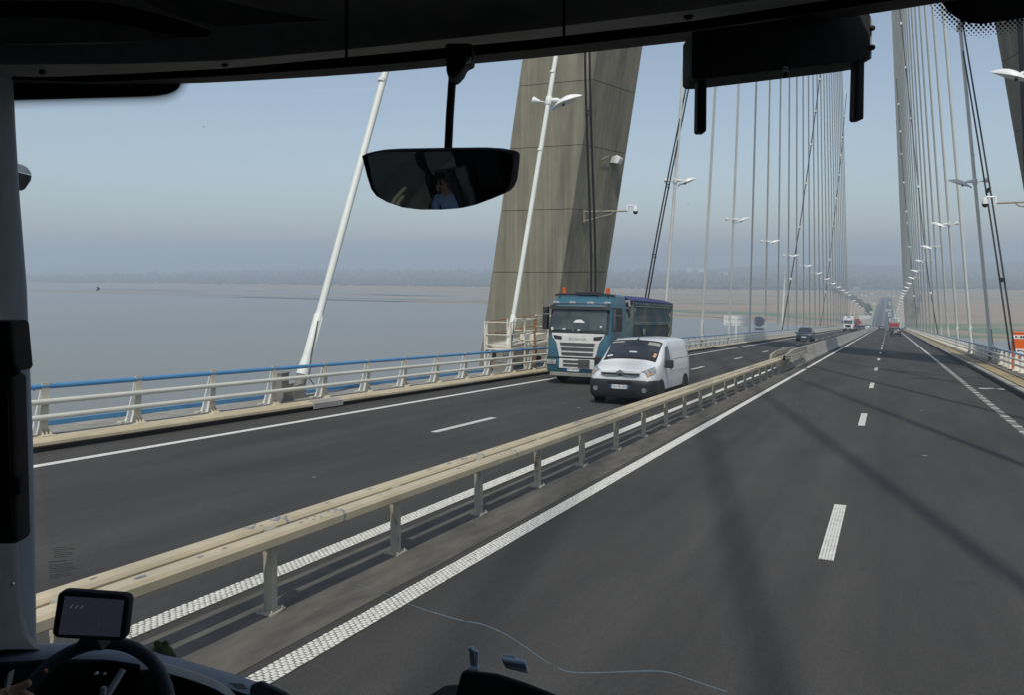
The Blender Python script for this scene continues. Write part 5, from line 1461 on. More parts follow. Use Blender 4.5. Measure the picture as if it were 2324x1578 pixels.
far_vehicle(1.0, 1320, 2.6, 4.0, 14, whitep, 'tiny white lorry far down the approach road near the toll')
far_vehicle(-8.0, 1150, 1.9, 1.5, 4.5, greyp, 'tiny dark car coming up the far road')
far_vehicle(-8.2, 1420, 1.9, 1.5, 4.5, blackp, 'tiny dark car just leaving the toll')
# ------------------------------------------------------------------ far bank: toll plaza, buildings, trees
M['toll_blue'] = mat('toll_canopy_blue', (0.16, 0.27, 0.36), 0.6, var=0.15, scale=0.1)
M['bld_white'] = mat('building_white', (0.74, 0.72, 0.68), 0.8, var=0.12, scale=0.05)
M['bld_grey'] = mat('building_grey', (0.42, 0.42, 0.41), 0.8, var=0.15, scale=0.05)
M['bld_red'] = mat('red_roof', (0.36, 0.09, 0.05), 0.8, var=0.15, scale=0.1)
M['win_dark'] = mat('window_dark', (0.03, 0.035, 0.04), 0.3, var=0.2, scale=0.4)
ZG = zr(1850)
t = thing('toll_plaza', 'long blue toll plaza canopy across the road at the foot of the descent', 'toll plaza', (0, 1850, ZG))
b = MB(); b.box((-6, 0, 8.6), (132, 16, 1.6)); b.build('canopy', M['toll_blue'], t)
b = MB(); b.box((-6, 22, 15.5), (150, 3.2, 0.8)); b.box((-6, 22, 12.4), (150, 3.2, 0.5)); b.build('footbridge', M['toll_blue'], t)
for x in range(-78, 72, 12):
    b = MB(); b.box((x, 22, 14), (0.6, 3, 3)); b.build('bridge_strut', M['toll_blue'], t)
for i in range(13):
    x = -66 + 10 * i
    b = MB(); b.box((x, 0, 1.5), (2.2, 6, 3.0)); k = b.build('booth', M['bld_grey'], t)
    b = MB(); b.box((x, -3.02, 1.9), (1.7, 0.06, 1.0)); b.build('booth_window', M['win_dark'], k)
    b = MB(); b.box((x, 0, 5.4), (0.7, 0.7, 4.8)); b.build('column', M['toll_blue'], t)
b = MB(); b.ring([[(x, y, z) for x, y in ((-11 * k, -8 * k), (11 * k, -8 * k), (11 * k, 8 * k), (-11 * k, 8 * k))] for z, k in ((6.0, 1.0), (18, 0.75), (26, 0.2))]); b.v = [(x + 62, y + 30, z) for x, y, z in b.v]; b.build('pointed_roof', M['toll_blue'], t)
struct(ribbon(-70, 60, 1700, 2000, 0.02).build('toll_apron', M['asphalt']))

def building(label, x, y, w, d, h, m, roof=None, wins=0, z=None, name='building'):
    t = thing(name, label, 'building', (x, y, Z_LAND - 1 if z is None else z))
    b = MB(); b.box((0, 0, h / 2), (w, d, h)); b.build('wall', m, t)
    if roof:
        b = MB(); b.prism([(-w / 2 - 1, h), (w / 2 + 1, h), (0, h + w * 0.22)], 'Y', -d / 2 - 1, d / 2 + 1); b.build('roof', roof, t)
    else:
        b = MB(); b.box((0, 0, h + 0.3), (w + 0.8, d + 0.8, 0.6)); b.build('roof', M['bld_grey'], t)
    for i in range(wins):
        b = MB(); b.box((-w / 2 + w * (i + 0.5) / wins, -d / 2 - 0.1, h * 0.55), (w / wins * 0.5, 0.3, h * 0.28)); b.build('window', M['win_dark'], t)
    return t
def bpx(label, x0, x1, ytop, ybot, s, m, roof=None, wins=0):
    a, c = at_s(x0, ybot, s), at_s(x1, ybot, s); tp = at_s((x0 + x1) / 2, ytop, s)
    return building(label, (a.x + c.x) / 2, s, c.x - a.x, (c.x - a.x) * 0.5, tp.z - a.z, m, roof, wins, a.z)
bpx('pale square factory block standing above the trees behind the marsh', 1633.5, 1652, 618, 634, 3000, M['bld_white'], None, 6)
bpx('low white annexe at the foot of the pale factory block', 1640, 1660, 631, 636.5, 2960, M['bld_white'])
bpx('red roofed building left of the toll plaza', 1927, 1938, 656, 661, 1990, M['bld_grey'], M['bld_red'], 3)
bpx('grey block among trees beside the left end of the toll canopy', 1938, 1951, 651, 664, 1960, M['bld_grey'], None, 4)
bpx('long white warehouse on the left bank by the pylon', 1035, 1076, 626, 636, 3300, M['bld_white'], None, 8)
bpx('white shed on the left bank left of the long warehouse', 1005, 1020, 624, 630, 3420, M['bld_white'], None, 3)
bpx('white terrace of houses at the far left bank above the warehouse', 1052, 1088, 621, 625, 3600, M['bld_white'], None, 9)
bpx('tiny white hut at the marsh edge on the left bank', 1011, 1016, 647, 651.5, 2250, M['bld_white'], M['bld_red'], 1)
bpx('pair of small white cottages at the foot of the trees on the left bank', 1045, 1058, 646, 650, 2300, M['bld_white'], M['bld_grey'], 3)
bpx('white barn right behind the left pylon leg', 1373, 1382, 625, 629, 3100, M['bld_white'], None, 2)
bpx('distant white apartment block far left above the water', 690, 706, 621, 627, 3800, M['bld_white'], None, 5)
bpx('second distant white apartment block far left above the water', 590, 612, 622, 626, 3900, M['bld_white'], None, 6)
for i, (x, lb) in enumerate(((1564, 'left white storage tank on the hazy skyline'), (1592, 'right white storage tank on the hazy skyline'))):
    p = at_s(x, 618, 3700); t = thing('storage_tank', lb, 'tank', (p.x, 3700, p.z - 8))
    b = MB(); b.lathe([(17, 0), (17, 13), (15, 16), (6, 18), (0.5, 18.4)], (0, 0, 5), 'Z', 18); b.build('shell', M['bld_white'], t, auto=40)
    b = MB()
    for k in range(6): b.box((12 * cos(k * pi / 3), 12 * sin(k * pi / 3), 2.5), (1.2, 1.2, 6)); 
    b.build('stilts', M['bld_grey'], t)
p = at_s(1574, 640, 3800); t = thing('pylon_mast', 'slender lattice mast between the two storage tanks', 'mast', (p.x, 3800, Z_LAND))
b = MB()
for dx, dy in ((-4, -4), (4, -4), (4, 4), (-4, 4)): b.tube([(dx, dy, 0), (0, 0, 110)], 0.6, 4)
for z in range(10, 100, 12):
    k = 4 * (1 - z / 110); b.tube([(-k, -k, z), (k, -k, z + 6), (k, k, z), (-k, k, z + 6), (-k, -k, z)], 0.4, 4)
b.build('lattice', M['bld_grey'], t)

# trees beside the approach road
M['leaf'] = mat('tree_leaves', (0.040, 0.065, 0.022), 0.9, col2=(0.075, 0.095, 0.035), scale=0.6, detail=5)
M['bark'] = mat('tree_bark', (0.09, 0.07, 0.05), 0.95, var=0.3, scale=3)
def tree(x, y, z, h, r, label, group):
    t = thing('tree', label, 'tree', (x, y, z), group=group)
    b = MB(); b.tube([(0, 0, -1), (0.1, 0, h * 0.4), (0.2, 0.1, h * 0.8)], [h * 0.03, h * 0.022, h * 0.01], 6)
    for k in range(4): b.tube([(0.1, 0, h * (0.3 + 0.1 * k)), (r * 0.6 * cos(k * 1.7), r * 0.6 * sin(k * 1.7), h * (0.55 + 0.1 * k))], [h * 0.012, h * 0.005], 5)
    b.build('trunk', M['bark'], t)
    b = MB()
    for _ in range(420):
        a, v = R.uniform(0, 2 * pi), R.uniform(-1, 1); q = R.uniform(0.45, 1.0) ** 0.6
        c = Vector((r * q * cos(a) * sqrt(1 - v * v), r * q * sin(a) * sqrt(1 - v * v), h * 0.62 + h * 0.38 * q * v))
        c *= 1 + 0.2 * mnoise.noise(c * 0.4)
        s = r * R.uniform(0.07, 0.15); n1 = Vector((R.gauss(0, 1), R.gauss(0, 1), R.gauss(0, 1))).normalized(); n2 = n1.orthogonal().normalized()
        b.add([c + n1 * s, c + n2 * s, c - n1 * s, c - n2 * s], [(0, 1, 2, 3)])
    b.build('crown', M['leaf'], t)
TG = 'trees along the left side of the approach road'
k = 0
for x, s, h, r in ((-19, 960, 8, 4), (-20, 990, 9, 4.5), (-19, 1030, 8, 4), (-22, 1075, 9, 4), (-24, 1140, 8, 4), (-32, 1200, 8, 4), (-38, 1290, 8, 4), (-47, 1380, 9, 5), (-56, 1480, 9, 5), (-66, 1580, 9, 5), (-80, 1680, 10, 5), (-94, 1760, 10, 5)):
    k += 1
    tree(x, s, Z_LAND, h + 2, r, '%s dark leafy tree along the left of the approach road, counting from the crest' % ORD[k], TG)
for i, (x, s) in enumerate(((22, 930), (26, 1010), (30, 1110), (28, 1240), (40, 1380), (46, 1520))):
    tree(x, s, Z_LAND, 9, 4, '%s dark leafy tree along the right of the approach road, counting from the crest' % ORD[i + 1], 'trees along the right side of the approach road')

# overhead sign gantry on the oncoming side and panels beside the road
def gantry(label, px0, px1, y0, y1, s, legs=True, name='sign_gantry'):
    a, c = at_s(px0, y1, s), at_s(px1, y0, s)
    t = thing(name, label, 'sign', ((a.x + c.x) / 2, s, zr(s)))
    zb, zt = a.z - zr(s), c.z - zr(s); w = c.x - a.x
    b = MB(); b.box((0, 0, (zb + zt) / 2), (w, 0.2, zt - zb)); b.build('panel', M['bld_white'], t)
    b = MB(); b.box((0, -0.12, (zb + zt) / 2), (w * 0.9, 0.06, (zt - zb) * 0.12)); b.build('panel_line', M['sign_back'], t)
    for x in ((-w / 2 + 0.3, -w / 6, w / 6, w / 2 - 0.3) if legs else (-w / 3, w / 3)):
        b = MB(); b.box((x, 0.3, zb / 2), (0.35, 0.35, zb)); b.build('leg', M['bld_grey'], t)
    if legs:
        b = MB(); b.box((0, 0.3, zb - 0.4), (w, 0.5, 0.5)); b.build('beam', M['bld_white'], t)
gantry('white overhead gantry standing beyond the crest on the oncoming side', 1949.5, 1975, 716, 721, 520)
gantry('small white road panel in front of the dark trees beyond the crest', 1973.5, 1980, 706, 709.5, 660, False, 'road_panel')
gantry('white road panel at the top of the dark trees beside the far road', 1981, 1987, 687, 690.5, 1010, False, 'road_panel')
# parked vehicles beside the toll, a few pixels each
for i, (x, y) in enumerate(((1952, 666.5), (1957, 665), (1962, 666.4), (1956, 672), (1963, 672.6), (1966, 674), (1976, 669), (1981, 668.6), (2012, 671.5), (2019, 671.5), (2028, 674), (1966, 657), (1973, 657), (1979, 657))):
    s = min(2150, max(1400, (CAM_H - ZG) / ((y + 1 - 604) / 2130.0)))
    p = at_s(x, y, s)
    t = thing('parked_lorry', 'one of the tiny pale vehicles parked and queuing around the toll plaza', 'lorry', (p.x, s, zr(s)), group='tiny vehicles around the toll plaza')
    b = MB(); b.box((0, 3, 2.1), (2.6, 9, 3.4)); b.build('body', R.choice([M['bld_white'], M['bld_white'], M['bld_grey']]), t, bevel=0.1)
    b = MB(); b.box((0, 3, 0.4), (2.4, 9.2, 0.6)); b.build('undercarriage', M['black'], t)

# ------------------------------------------------------------------ haze
def make_haze():
    m = bpy.data.materials.new('haze_air'); m.use_nodes = True
    nt = m.node_tree; n = nt.nodes; l = nt.links
    n.remove(n['Principled BSDF'])
    v = n.new('ShaderNodeVolumePrincipled')
    v.inputs['Color'].default_value = (0.72, 0.83, 0.96, 1)
    v.inputs['Density'].default_value = HAZE_DENSITY
    v.inputs['Anisotropy'].default_value = 0.1
    l.new(v.outputs['Volume'], n['Material Output'].inputs['Volume'])
    o = MB().box((0, 3050, 39), (15600, 9600, 190)).build('haze', m, kind='stuff')
make_haze()
# ------------------------------------------------------------------ the coach we sit in
bus = thing('coach', 'dark interior of the coach we ride in, seen around its big windscreen', 'coach', (0, 0, 0))
M['int_grey'] = mat('cabin_plastic_grey', (0.26, 0.255, 0.25), 0.75, var=0.12, scale=14, bump=0.15)
M['int_lip_lit'] = mat('cabin_plastic_lip_lit', (0.36, 0.355, 0.35), 0.7, var=0.1, scale=14, bump=0.1)  # lip paler than the fascia: light it catches is put into the colour
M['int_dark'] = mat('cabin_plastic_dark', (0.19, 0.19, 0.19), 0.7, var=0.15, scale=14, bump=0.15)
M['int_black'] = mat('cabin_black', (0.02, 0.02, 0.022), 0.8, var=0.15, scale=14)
M['pillar'] = mat('pillar_plastic', (0.34, 0.38, 0.41), 0.7, var=0.08, scale=10, bump=0.1)
M['dash'] = mat('dash_soft_plastic', (0.17, 0.195, 0.25), 0.6, var=0.15, scale=20, bump=0.25)
M['dash_light'] = mat('dash_grey_trim', (0.42, 0.44, 0.46), 0.55, var=0.1, scale=14)
M['frit'] = mat('ceramic_frit', (0.005, 0.005, 0.006), 0.5, var=0.1, scale=10)
M['wind_glass'] = glass_mat('windscreen_glass', (0.975, 0.985, 0.98), 0.02)
M['tint_glass'] = glass_mat('tinted_side_glass', (0.55, 0.6, 0.6), 0.05, opacity=0.25)

def sw(x, z): return 2.30 - 0.62 * ((x + 1.0) / 1.3) ** 2 - 0.10 * (z - 2.2)
def onw(px, py, off=0.0):
    """where the sight line meets a skin parallel to the windscreen"""
    d = ray(px, py); lo, hi = 0.12, 3.4
    for _ in range(40):
        m_ = (lo + hi) / 2; p = EYE + d * (m_ / d.y)
        if p.y > sw(p.x, p.z) + off: hi = m_
        else: lo = m_
    return EYE + d * (lo / d.y)
def interp(tab, x):
    if x <= tab[0][0]: return tab[0][1]
    for (a, ya), (c, yc) in zip(tab[:-1], tab[1:]):
        if x <= c: return ya + (yc - ya) * (x - a) / (c - a)
    return tab[-1][1]

# windscreen: one bowed laminated pane
b = MB(); NX, NZ = 26, 10
front, back = [], []
for j in range(NZ + 1):
    for i in range(NX + 1):
        x = -2.27 + 2.54 * i / NX; z = 1.0 + 2.2 * j / NZ
        front.append((x, sw(x, z), z)); back.append((x, sw(x, z) + 0.008, z))
f = [(j * (NX + 1) + i, j * (NX + 1) + i + 1, (j + 1) * (NX + 1) + i + 1, (j + 1) * (NX + 1) + i) for j in range(NZ) for i in range(NX)]
b.add(front, f); b.add(back, f)
b.build('windscreen', M['wind_glass'], bus, smooth=True)

# header over the windscreen
T0 = [(-90, 186), (30, 186), (200, 191), (430, 189), (522, 185), (700, 175), (870, 163), (1218, 131), (1570, 92), (2040, 21), (2324, -25), (2480, -50)]
T1 = [(-90, 176), (90, 182), (200, 186), (300, 182), (522, 171), (870, 146), (1218, 111), (1570, 70), (2040, -2), (2480, -75)]
T2 = [(-90, 166), (90, 175), (300, 166), (522, 154), (779, 130), (1218, 88), (1570, 47), (2040, -25), (2480, -100)]
T3 = [(-90, 143), (0, 146), (300, 144), (522, 136), (779, 113), (1218, 66), (1570, 22), (2040, -50), (2480, -130)]
def strip_rows(rows, x0, x1, n=28):
    b = MB()
    for i in range(n + 1):
        x = x0 + (x1 - x0) * i / n
        for tab, off in rows:
            b.v.append(tuple(onw(x, interp(tab, x), off)))
    k = len(rows)
    for i in range(n):
        for j in range(k - 1): b.f.append((i * k + j, (i + 1) * k + j, (i + 1) * k + j + 1, i * k + j + 1)); b.m.append(0)
    return b
up = lambda tab, d: [(x, y - d) for x, y in tab]
strip_rows([(up(T0, 60), 0.02), (T0, -0.015), (T1, -0.07)], -90, 2470).build('windscreen_trim', M['int_dark'], bus, smooth=True)
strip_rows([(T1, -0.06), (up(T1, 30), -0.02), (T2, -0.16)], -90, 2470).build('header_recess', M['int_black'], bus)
def cyl(tab, d): return [(x, y - d) for x, y in tab]
for x0, x1 in ((-90, 783), (789, 1277), (1283, 2470)):
    # lip underside, rounded nose, then the big fascia sweeping back over our heads
    strip_rows([(T2, -0.17), (T3, -0.30)], x0, x1, 16).build('header_lip', M['int_lip_lit'], bus, smooth=True)
    strip_rows([(T3, -0.302), (cyl(T3, 22), -0.325), (cyl(T3, 60), -0.35), (cyl(T3, 120), -0.42), (cyl(T3, 260), -0.62), (cyl(T3, 520), -0.95)], x0, x1, 16).build('header_fascia', M['int_dark'], bus, smooth=True)
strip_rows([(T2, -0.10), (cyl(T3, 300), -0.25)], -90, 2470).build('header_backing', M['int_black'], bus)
# storage pocket above the driver: flat black panel painting its shade, grey tray on it
def skin(name, pts, off, m, parent=bus, thick=0.012):
    b = MB(); n = len(pts)
    f = [onw(x, y, off) for x, y in pts]; k = [onw(x, y, off + thick) for x, y in pts]
    b.add(f + k, [tuple(range(n)), tuple(range(n, 2 * n))[::-1]] + [(i, (i + 1) % n, n + (i + 1) % n, n + i) for i in range(n)])
    return b.build(name, m, parent)
cub = skin('cubby_shade', [(-60, 2), (200, 2), (260, 8), (340, 26), (420, 48), (482, 70), (470, 82), (420, 87), (240, 100), (100, 104), (-60, 103)], -0.47, M['int_black'])
skin('tray', [(-60, 37), (150, 40), (240, 48), (330, 66), (400, 80), (330, 93), (200, 100), (-60, 102)], -0.49, M['int_grey'], cub)
skin('fascia_bulge', [(300, -8), (470, -8), (600, 22), (700, 40), (760, 46), (700, 50), (560, 56), (500, 62), (420, 42)], -0.47, M['int_grey'])
for x, y in ((96, 163), (510, 146), (1562, 37)):
    p = onw(x, y, -0.245); bb = MB(); bb.ico(p, 0.011, 2, sq=(1, .6, .6)); bb.build('screw', M['int_black'], bus)

# left pillar with a rounded inner lip
EDGE = [(175, 30), (300, 36), (450, 45), (650, 61), (850, 69), (1000, 75), (1250, 80), (1460, 83), (1520, 83)]
b = MB(); rings = []
for y in (100, 175, 300, 450, 650, 850, 1000, 1250, 1400, 1470, 1540):
    xe = interp(EDGE, y)
    rings.append([onw(xe, y, -0.004), onw(xe - 1, y, -0.05), onw(xe - 8, y, -0.075), onw(xe - 45, y, -0.12), onw(-160, y, -0.30), onw(-160, y, -0.0)])
b.ring(rings); b.build('pillar', M['pillar'], bus, auto=45)
def lipx(y): return interp([(560, -60), (680, 0), (780, 22), (1000, 36), (1260, 44), (1380, 50), (1440, 66), (1475, 96)], y)
b = MB(); rings = []
for y in (560, 680, 780, 900, 1000, 1260, 1340, 1400, 1440, 1475):
    x = lipx(y)
    rings.append([onw(x, y, -0.10), onw(x - 5, y, -0.17), onw(x - 16, y, -0.20), onw(-170, y, -0.38), onw(-170, y, -0.15)])
b.ring(rings); b.build('pillar_trim', M['int_grey'], bus, auto=50)
bb = MB(); bb.ico(onw(28, 1327, -0.24), 0.006, 2); bb.build('screw', M['chrome'], bus)

# frit: solid black band and fading dots printed on the glass
def frit(solid, name='frit_band'):
    b = MB(); n = len(solid)
    b.add([onw(x, y, -0.003) for x, y in solid], [tuple(range(n))]); return b.build(name, M['frit'], bus)
LOW_L = [(20, 228), (31, 227), (269, 221), (350, 218.5), (372, 216), (392, 209), (403, 200), (412, 187), (416, 160)]
frit(LOW_L + [(416, 120), (20, 120)])
LOW_R = [(2120, -20), (2139, 8), (2150, 24), (2169, 38.8), (2184, 47), (2198, 51.7), (2228, 54), (2263, 49.4), (2324, 40), (2420, 24)]
frit(LOW_R + [(2420, -60), (2120, -60)])
def dot(b, x, y, r):
    c = onw(x, y, -0.003); ex = (onw(x + 1, y, -0.003) - c) * r; ey = (onw(x, y + 1, -0.003) - c) * r
    b.add([c + ex * cos(k * pi / 5) + ey * sin(k * pi / 5) for k in range(10)], [tuple(range(10))])
b = MB()
def seg_dist(x, y, poly):
    best = 1e9
    for (x0, y0), (x1, y1) in zip(poly[:-1], poly[1:]):
        dx, dy = x1 - x0, y1 - y0; t = max(0, min(1, ((x - x0) * dx + (y - y0) * dy) / (dx * dx + dy * dy)))
        best = min(best, sqrt((x - x0 - dx * t) ** 2 + (y - y0 - dy * t) ** 2))
    return best
def inside(x, y, poly):
    c = False; n = len(poly)
    for i in range(n):
        (x0, y0), (x1, y1) = poly[i], poly[i - 1]
        if (y0 > y) != (y1 > y) and x < (x1 - x0) * (y - y0) / (y1 - y0) + x0: c = not c
    return c
def dots(low, polyx, px, py, depth, rmax, x0, x1, y0, y1, slope=0.0):
    j = 0; y = y0
    while y < y1:
        x = x0 + (px / 2 if j % 2 else 0)
        while x < x1:
            yy = y + slope * (x - x0)
            if not inside(x, yy, polyx):
                d = seg_dist(x, yy, low)
                if d < depth: dot(b, x, yy, rmax * (1 - 0.72 * (d / depth)))
            x += px
        y += py; j += 1
dots(LOW_L, LOW_L + [(416, 120), (20, 120)], 6.4, 3.2, 21, 2.35, 30, 440, 186, 252, -0.025)
dots(LOW_R, LOW_R + [(2420, -60), (2120, -60)], 11, 5.6, 31, 3.9, 2078, 2420, -8, 96, -0.06)
b.build('frit_dots', M['frit'], bus, kind='stuff')

# dead insects, smears and the printed notice on the glass
b = MB()
for x, y, r in ((463, 288, 3), (511, 516, 1.5), (155, 376, 3), (176, 580, 2), (220, 655, 9), (559, 366, 2.5), (662, 345, 2.5), (872, 716, 2), (1028, 640, 2), (1560, 463, 3), (489, 274, 2), (1742, 406, 2), (2028, 322, 2), (424, 393, 1.5), (530, 300, 1.3), (700, 277, 1.3), (905, 600, 1.5), (1388, 120, 1.5), (250, 1330, 2), (1076, 1194, 3), (1512, 1304, 2), (1985, 640, 1.5)):
    for k in range(3 if r > 2 else 1):
        cx_, cy_ = x + R.uniform(-r, r) * 0.6, y + R.uniform(-r, r) * 0.6; n = 6
        c = onw(cx_, cy_, -0.003); ex = onw(cx_ + 1, cy_, -0.003) - c; ey = onw(cx_, cy_ + 1, -0.003) - c
        a0 = R.uniform(0, 3)
        b.add([c + (ex * cos(q * pi / 3 + a0) * 0.9 + ey * sin(q * pi / 3 + a0) * 0.55) * r * R.uniform(.18, .5) for q in range(n)], [tuple(range(n))])
b.build('insect_specks', M['insect'] if 'insect' in M else mat('insect_remains', (0.05, 0.035, 0.03), 0.9, var=0.4, scale=30), bus, kind='stuff')
b = MB()
rows = [(120, 1246.5, 30), (121, 1251, 48), (122, 1255, 30), (122, 1259, 44), (122, 1263.5, 46), (122, 1267.5, 34), (110, 1277, 40, 1.2), (112, 1285, 54), (112, 1289, 46), (112, 1293, 58), (112, 1297, 60), (112, 1301, 50), (114, 1307, 48), (114, 1311, 54), (115, 1315, 22)]
for rw in rows:
    x, y, w = rw[:3]; x1 = x + w
    while x < x1:
        L = R.uniform(2, 6); h = 0.75 if len(rw) > 3 else 0.5
        b.add([onw(u, v - 0.09 * (u - 112), -0.003) for u, v in ((x, y - h), (min(x + L, x1), y - h), (min(x + L, x1), y + h), (x, y + h))], [(0, 1, 2, 3)])
        x += L + R.uniform(0.8, 1.6)
b.build('printed_notice', M['frit'], bus, kind='stuff')
# crack running across the lower glass
M['crack'] = bpy.data.materials.new('glass_crack'); M['crack'].use_nodes = True
_nt = M['crack'].node_tree; _nt.nodes.remove(_nt.nodes['Principled BSDF'])
_tl = _nt.nodes.new('ShaderNodeBsdfTranslucent'); _tl.inputs['Color'].default_value = (0.62, 0.72, 0.76, 1)
_ns = _nt.nodes.new('ShaderNodeTexNoise'); _ns.inputs['Scale'].default_value = 14
_rp = _nt.nodes.new('ShaderNodeMapRange'); _rp.inputs['From Min'].default_value = 0.26; _rp.inputs['From Max'].default_value = 0.40
_tp = _nt.nodes.new('ShaderNodeBsdfTransparent'); _mx = _nt.nodes.new('ShaderNodeMixShader')
_tc = _nt.nodes.new('ShaderNodeTexCoord'); _nt.links.new(_tc.outputs['Object'], _ns.inputs['Vector'])
_nt.links.new(_ns.outputs['Fac'], _rp.inputs['Value']); _nt.links.new(_rp.outputs['Result'], _mx.inputs[0]); _nt.links.new(_tp.outputs['BSDF'], _mx.inputs[1]); _nt.links.new(_tl.outputs['BSDF'], _mx.inputs[2]); _nt.links.new(_mx.outputs['Shader'], _nt.nodes['Material Output'].inputs['Surface'])
CR = [(808, 1327), (850, 1340), (885, 1353), (940, 1377), (1000, 1396), (1050, 1410), (1090, 1417), (1130, 1432), (1160, 1448), (1200, 1475), (1240, 1503), (1270, 1518), (1300, 1527), (1380, 1527), (1470, 1524), (1520, 1528), (1580, 1548), (1650, 1571)]
b = MB(); rings = []
n = 60
for i in range(n + 1):
    q = i / n * (len(CR) - 1); x, y = bez(CR, i / n)
    w = 1.2 * (0.35 + 0.65 * min(1, i / 18)) * (0.8 + 0.3 * R.random())
    rings += [onw(x, y - w, -0.002), onw(x, y + w, -0.002)]
b.add(rings, [(2 * i, 2 * i + 1, 2 * i + 3, 2 * i + 2) for i in range(n)])
b.build('crack', M['crack'], bus)

# monitor of the outside camera on the pillar, and the camera arm outside
def slab(name, pts, d0, thick, m, parent=bus, bevel=0.01):
    """solid plate: outline met by sight lines at depth d0, extruded away from us"""
    b = MB(); n = len(pts)
    f = [at_d(x, y, d0) for x, y in pts]; k = [p + FW * thick for p in f]
    b.add(f + k, [tuple(range(n)), tuple(range(n, 2 * n))[::-1]] + [(i, (i + 1) % n, n + (i + 1) % n, n + i) for i in range(n)])
    return b.build(name, m, parent, bevel=bevel)
def rounded(x0, y0, x1, y1, r, n=4, skew=0.0, tilt=0.0):
    out = []
    for cx_, cy_, a in ((x1 - r, y0 + r, -pi / 2), (x1 - r, y1 - r, 0), (x0 + r, y1 - r, pi / 2), (x0 + r, y0 + r, pi)):
        for k in range(n + 1):
            t = a + pi / 2 * k / n; x, y = cx_ + r * cos(t), cy_ + r * sin(t)
            out.append((x + skew * (y - y0), y + tilt * (x - x0)))
    return out
mon = slab('camera_monitor', rounded(-90, 852, 27, 1239, 14, skew=0.027), 1.45, 0.05, M['int_black'])
slab('monitor_screen', rounded(-80, 880, 17, 1200, 6, skew=0.027), 1.447, 0.006, M['screen'] if 'screen' in M else mat('dark_screen', (0.008, 0.008, 0.009), 0.15, var=0.1, scale=6), mon, 0)
slab('camera_monitor', rounded(-90, 728, 24, 846, 10, skew=0.09), 1.46, 0.06, M['int_black'])
bb = MB(); bb.tube([at_d(-40, 856, 1.46), at_d(24, 848, 1.46), at_d(36, 843, 1.46)], [0.012, 0.011, 0.006], 8); bb.ico(at_d(35, 843, 1.455), 0.009, 2); bb.build('monitor_joint', M['int_black'], bus, smooth=True)
slab('knob', rounded(30, 1088, 45, 1126, 5), 1.44, 0.03, M['int_black'], bus, 0.004)
arm = thing('mirror_camera', 'white topped outside camera pod poking out beyond the left pillar', 'camera')
def pod(name, pts, m):
    b = MB(); n = len(pts); f = [at_d(x, y, 2.62) for x, y in pts]
    c = sum(f, Vector()) / n; vd = (c - EYE).normalized()
    k = [c + (p - c) * 0.82 + vd * 0.2 for p in f]; k0 = [c + (p - c) * 0.93 - vd * 0.03 for p in f]
    b.ring([k0, f, k]); return b.build(name, m, arm, auto=60)
pod('shell', [(-30, 362), (39, 369.7), (53, 374), (64.4, 381), (70.5, 390), (72.7, 397), (40, 388.6), (-30, 372)], M['lamp_white'])
pod('lens_housing', [(-30, 373), (40, 389.6), (72.3, 398), (70.5, 408.5), (57.3, 428), (50, 432), (42, 432), (-30, 432)], M['black'])

# interior mirror on its stalk
MC = at_d(1000, 405, 2.12)
M2 = at_d(1012, 452, 2.12); TARGET = Vector((-1.84, 0.50, 2.10))       # the driver's face shows low in the glass
mn = ((EYE - M2).normalized() + (TARGET - M2).normalized()).normalized()
def onm(px, py, off=0.0):
    d = ray(px, py); t = ((MC + mn * off - EYE).dot(mn)) / d.dot(mn); return EYE + d * t
MOUT = [(822, 353), (834, 347), (862, 342), (900, 340), (1000, 338.5), (1090, 337.5), (1130, 340), (1158, 345), (1166, 349), (1169, 355), (1168, 372), (1163, 412), (1156, 428), (1146, 438), (1120, 449), (1080, 464), (1050, 471), (1010, 474), (960, 474.5), (915, 470), (880, 458), (855, 444), (843, 428), (834, 400)]
mir = thing('rear_view_mirror', 'wide black interior mirror hanging from the windscreen header', 'mirror')
b = MB(); n = len(MOUT)
c0 = sum((onm(*q) for q in MOUT), Vector()) / n
r1 = [onm(*q) for q in MOUT]; r0 = [c0 + (p - c0) * 0.985 + mn * 0.006 for p in r1]; r2 = [p - mn * 0.03 for p in r1]; r3 = [c0 + (p - c0) * 0.7 - mn * 0.06 for p in r1]
rin = [c0 + (p - c0) * 0.965 + mn * 0.004 for p in r1]
b.ring([rin, r0, r1, r2, r3], True, False); b.add(r3, [tuple(range(n))]); b.build('mirror_housing', M['int_black'], mir, auto=50)
mm = bpy.data.materials.new('mirror_glass'); mm.use_nodes = True
mb_ = mm.node_tree.nodes['Principled BSDF']; mb_.inputs['Metallic'].default_value = 1; mb_.inputs['Roughness'].default_value = 0.015; mb_.inputs['Base Color'].default_value = (0.62, 0.64, 0.65, 1)
# gently convex glass
b = MB(); RC = 1.15; rings = []
for k in (0.02, 0.2, 0.4, 0.6, 0.8, 0.97):
    rings.append([c0 + (p - c0) * k + mn * (0.0045 + (0.19 ** 2 - ((p - c0) * k).length ** 2) / (2 * RC)) for p in r1])
b.ring(rings, True, False); b.add(rings[0], [tuple(range(n))]); b.build('mirror_glass', mm, mir, smooth=True)
b = MB(); b.tube([at_d(1017, 342, 2.14), at_d(1021, 260, 2.15), at_d(1027, 172, 2.16)], 0.0105, 10); b.build('stalk', M['int_black'], mir, smooth=True)
slab('mount', [(1010, 96), (1072, 96), (1075, 135), (1058, 140), (1050, 158), (1036, 174), (1022, 176), (1013, 165)], 2.08, 0.09, M['int_black'], mir, 0.012)
slab('mount_cap', [(1053, 128), (1070, 126), (1068, 138), (1054, 142)], 2.075, 0.02, M['dash_light'], mir, 0.004)

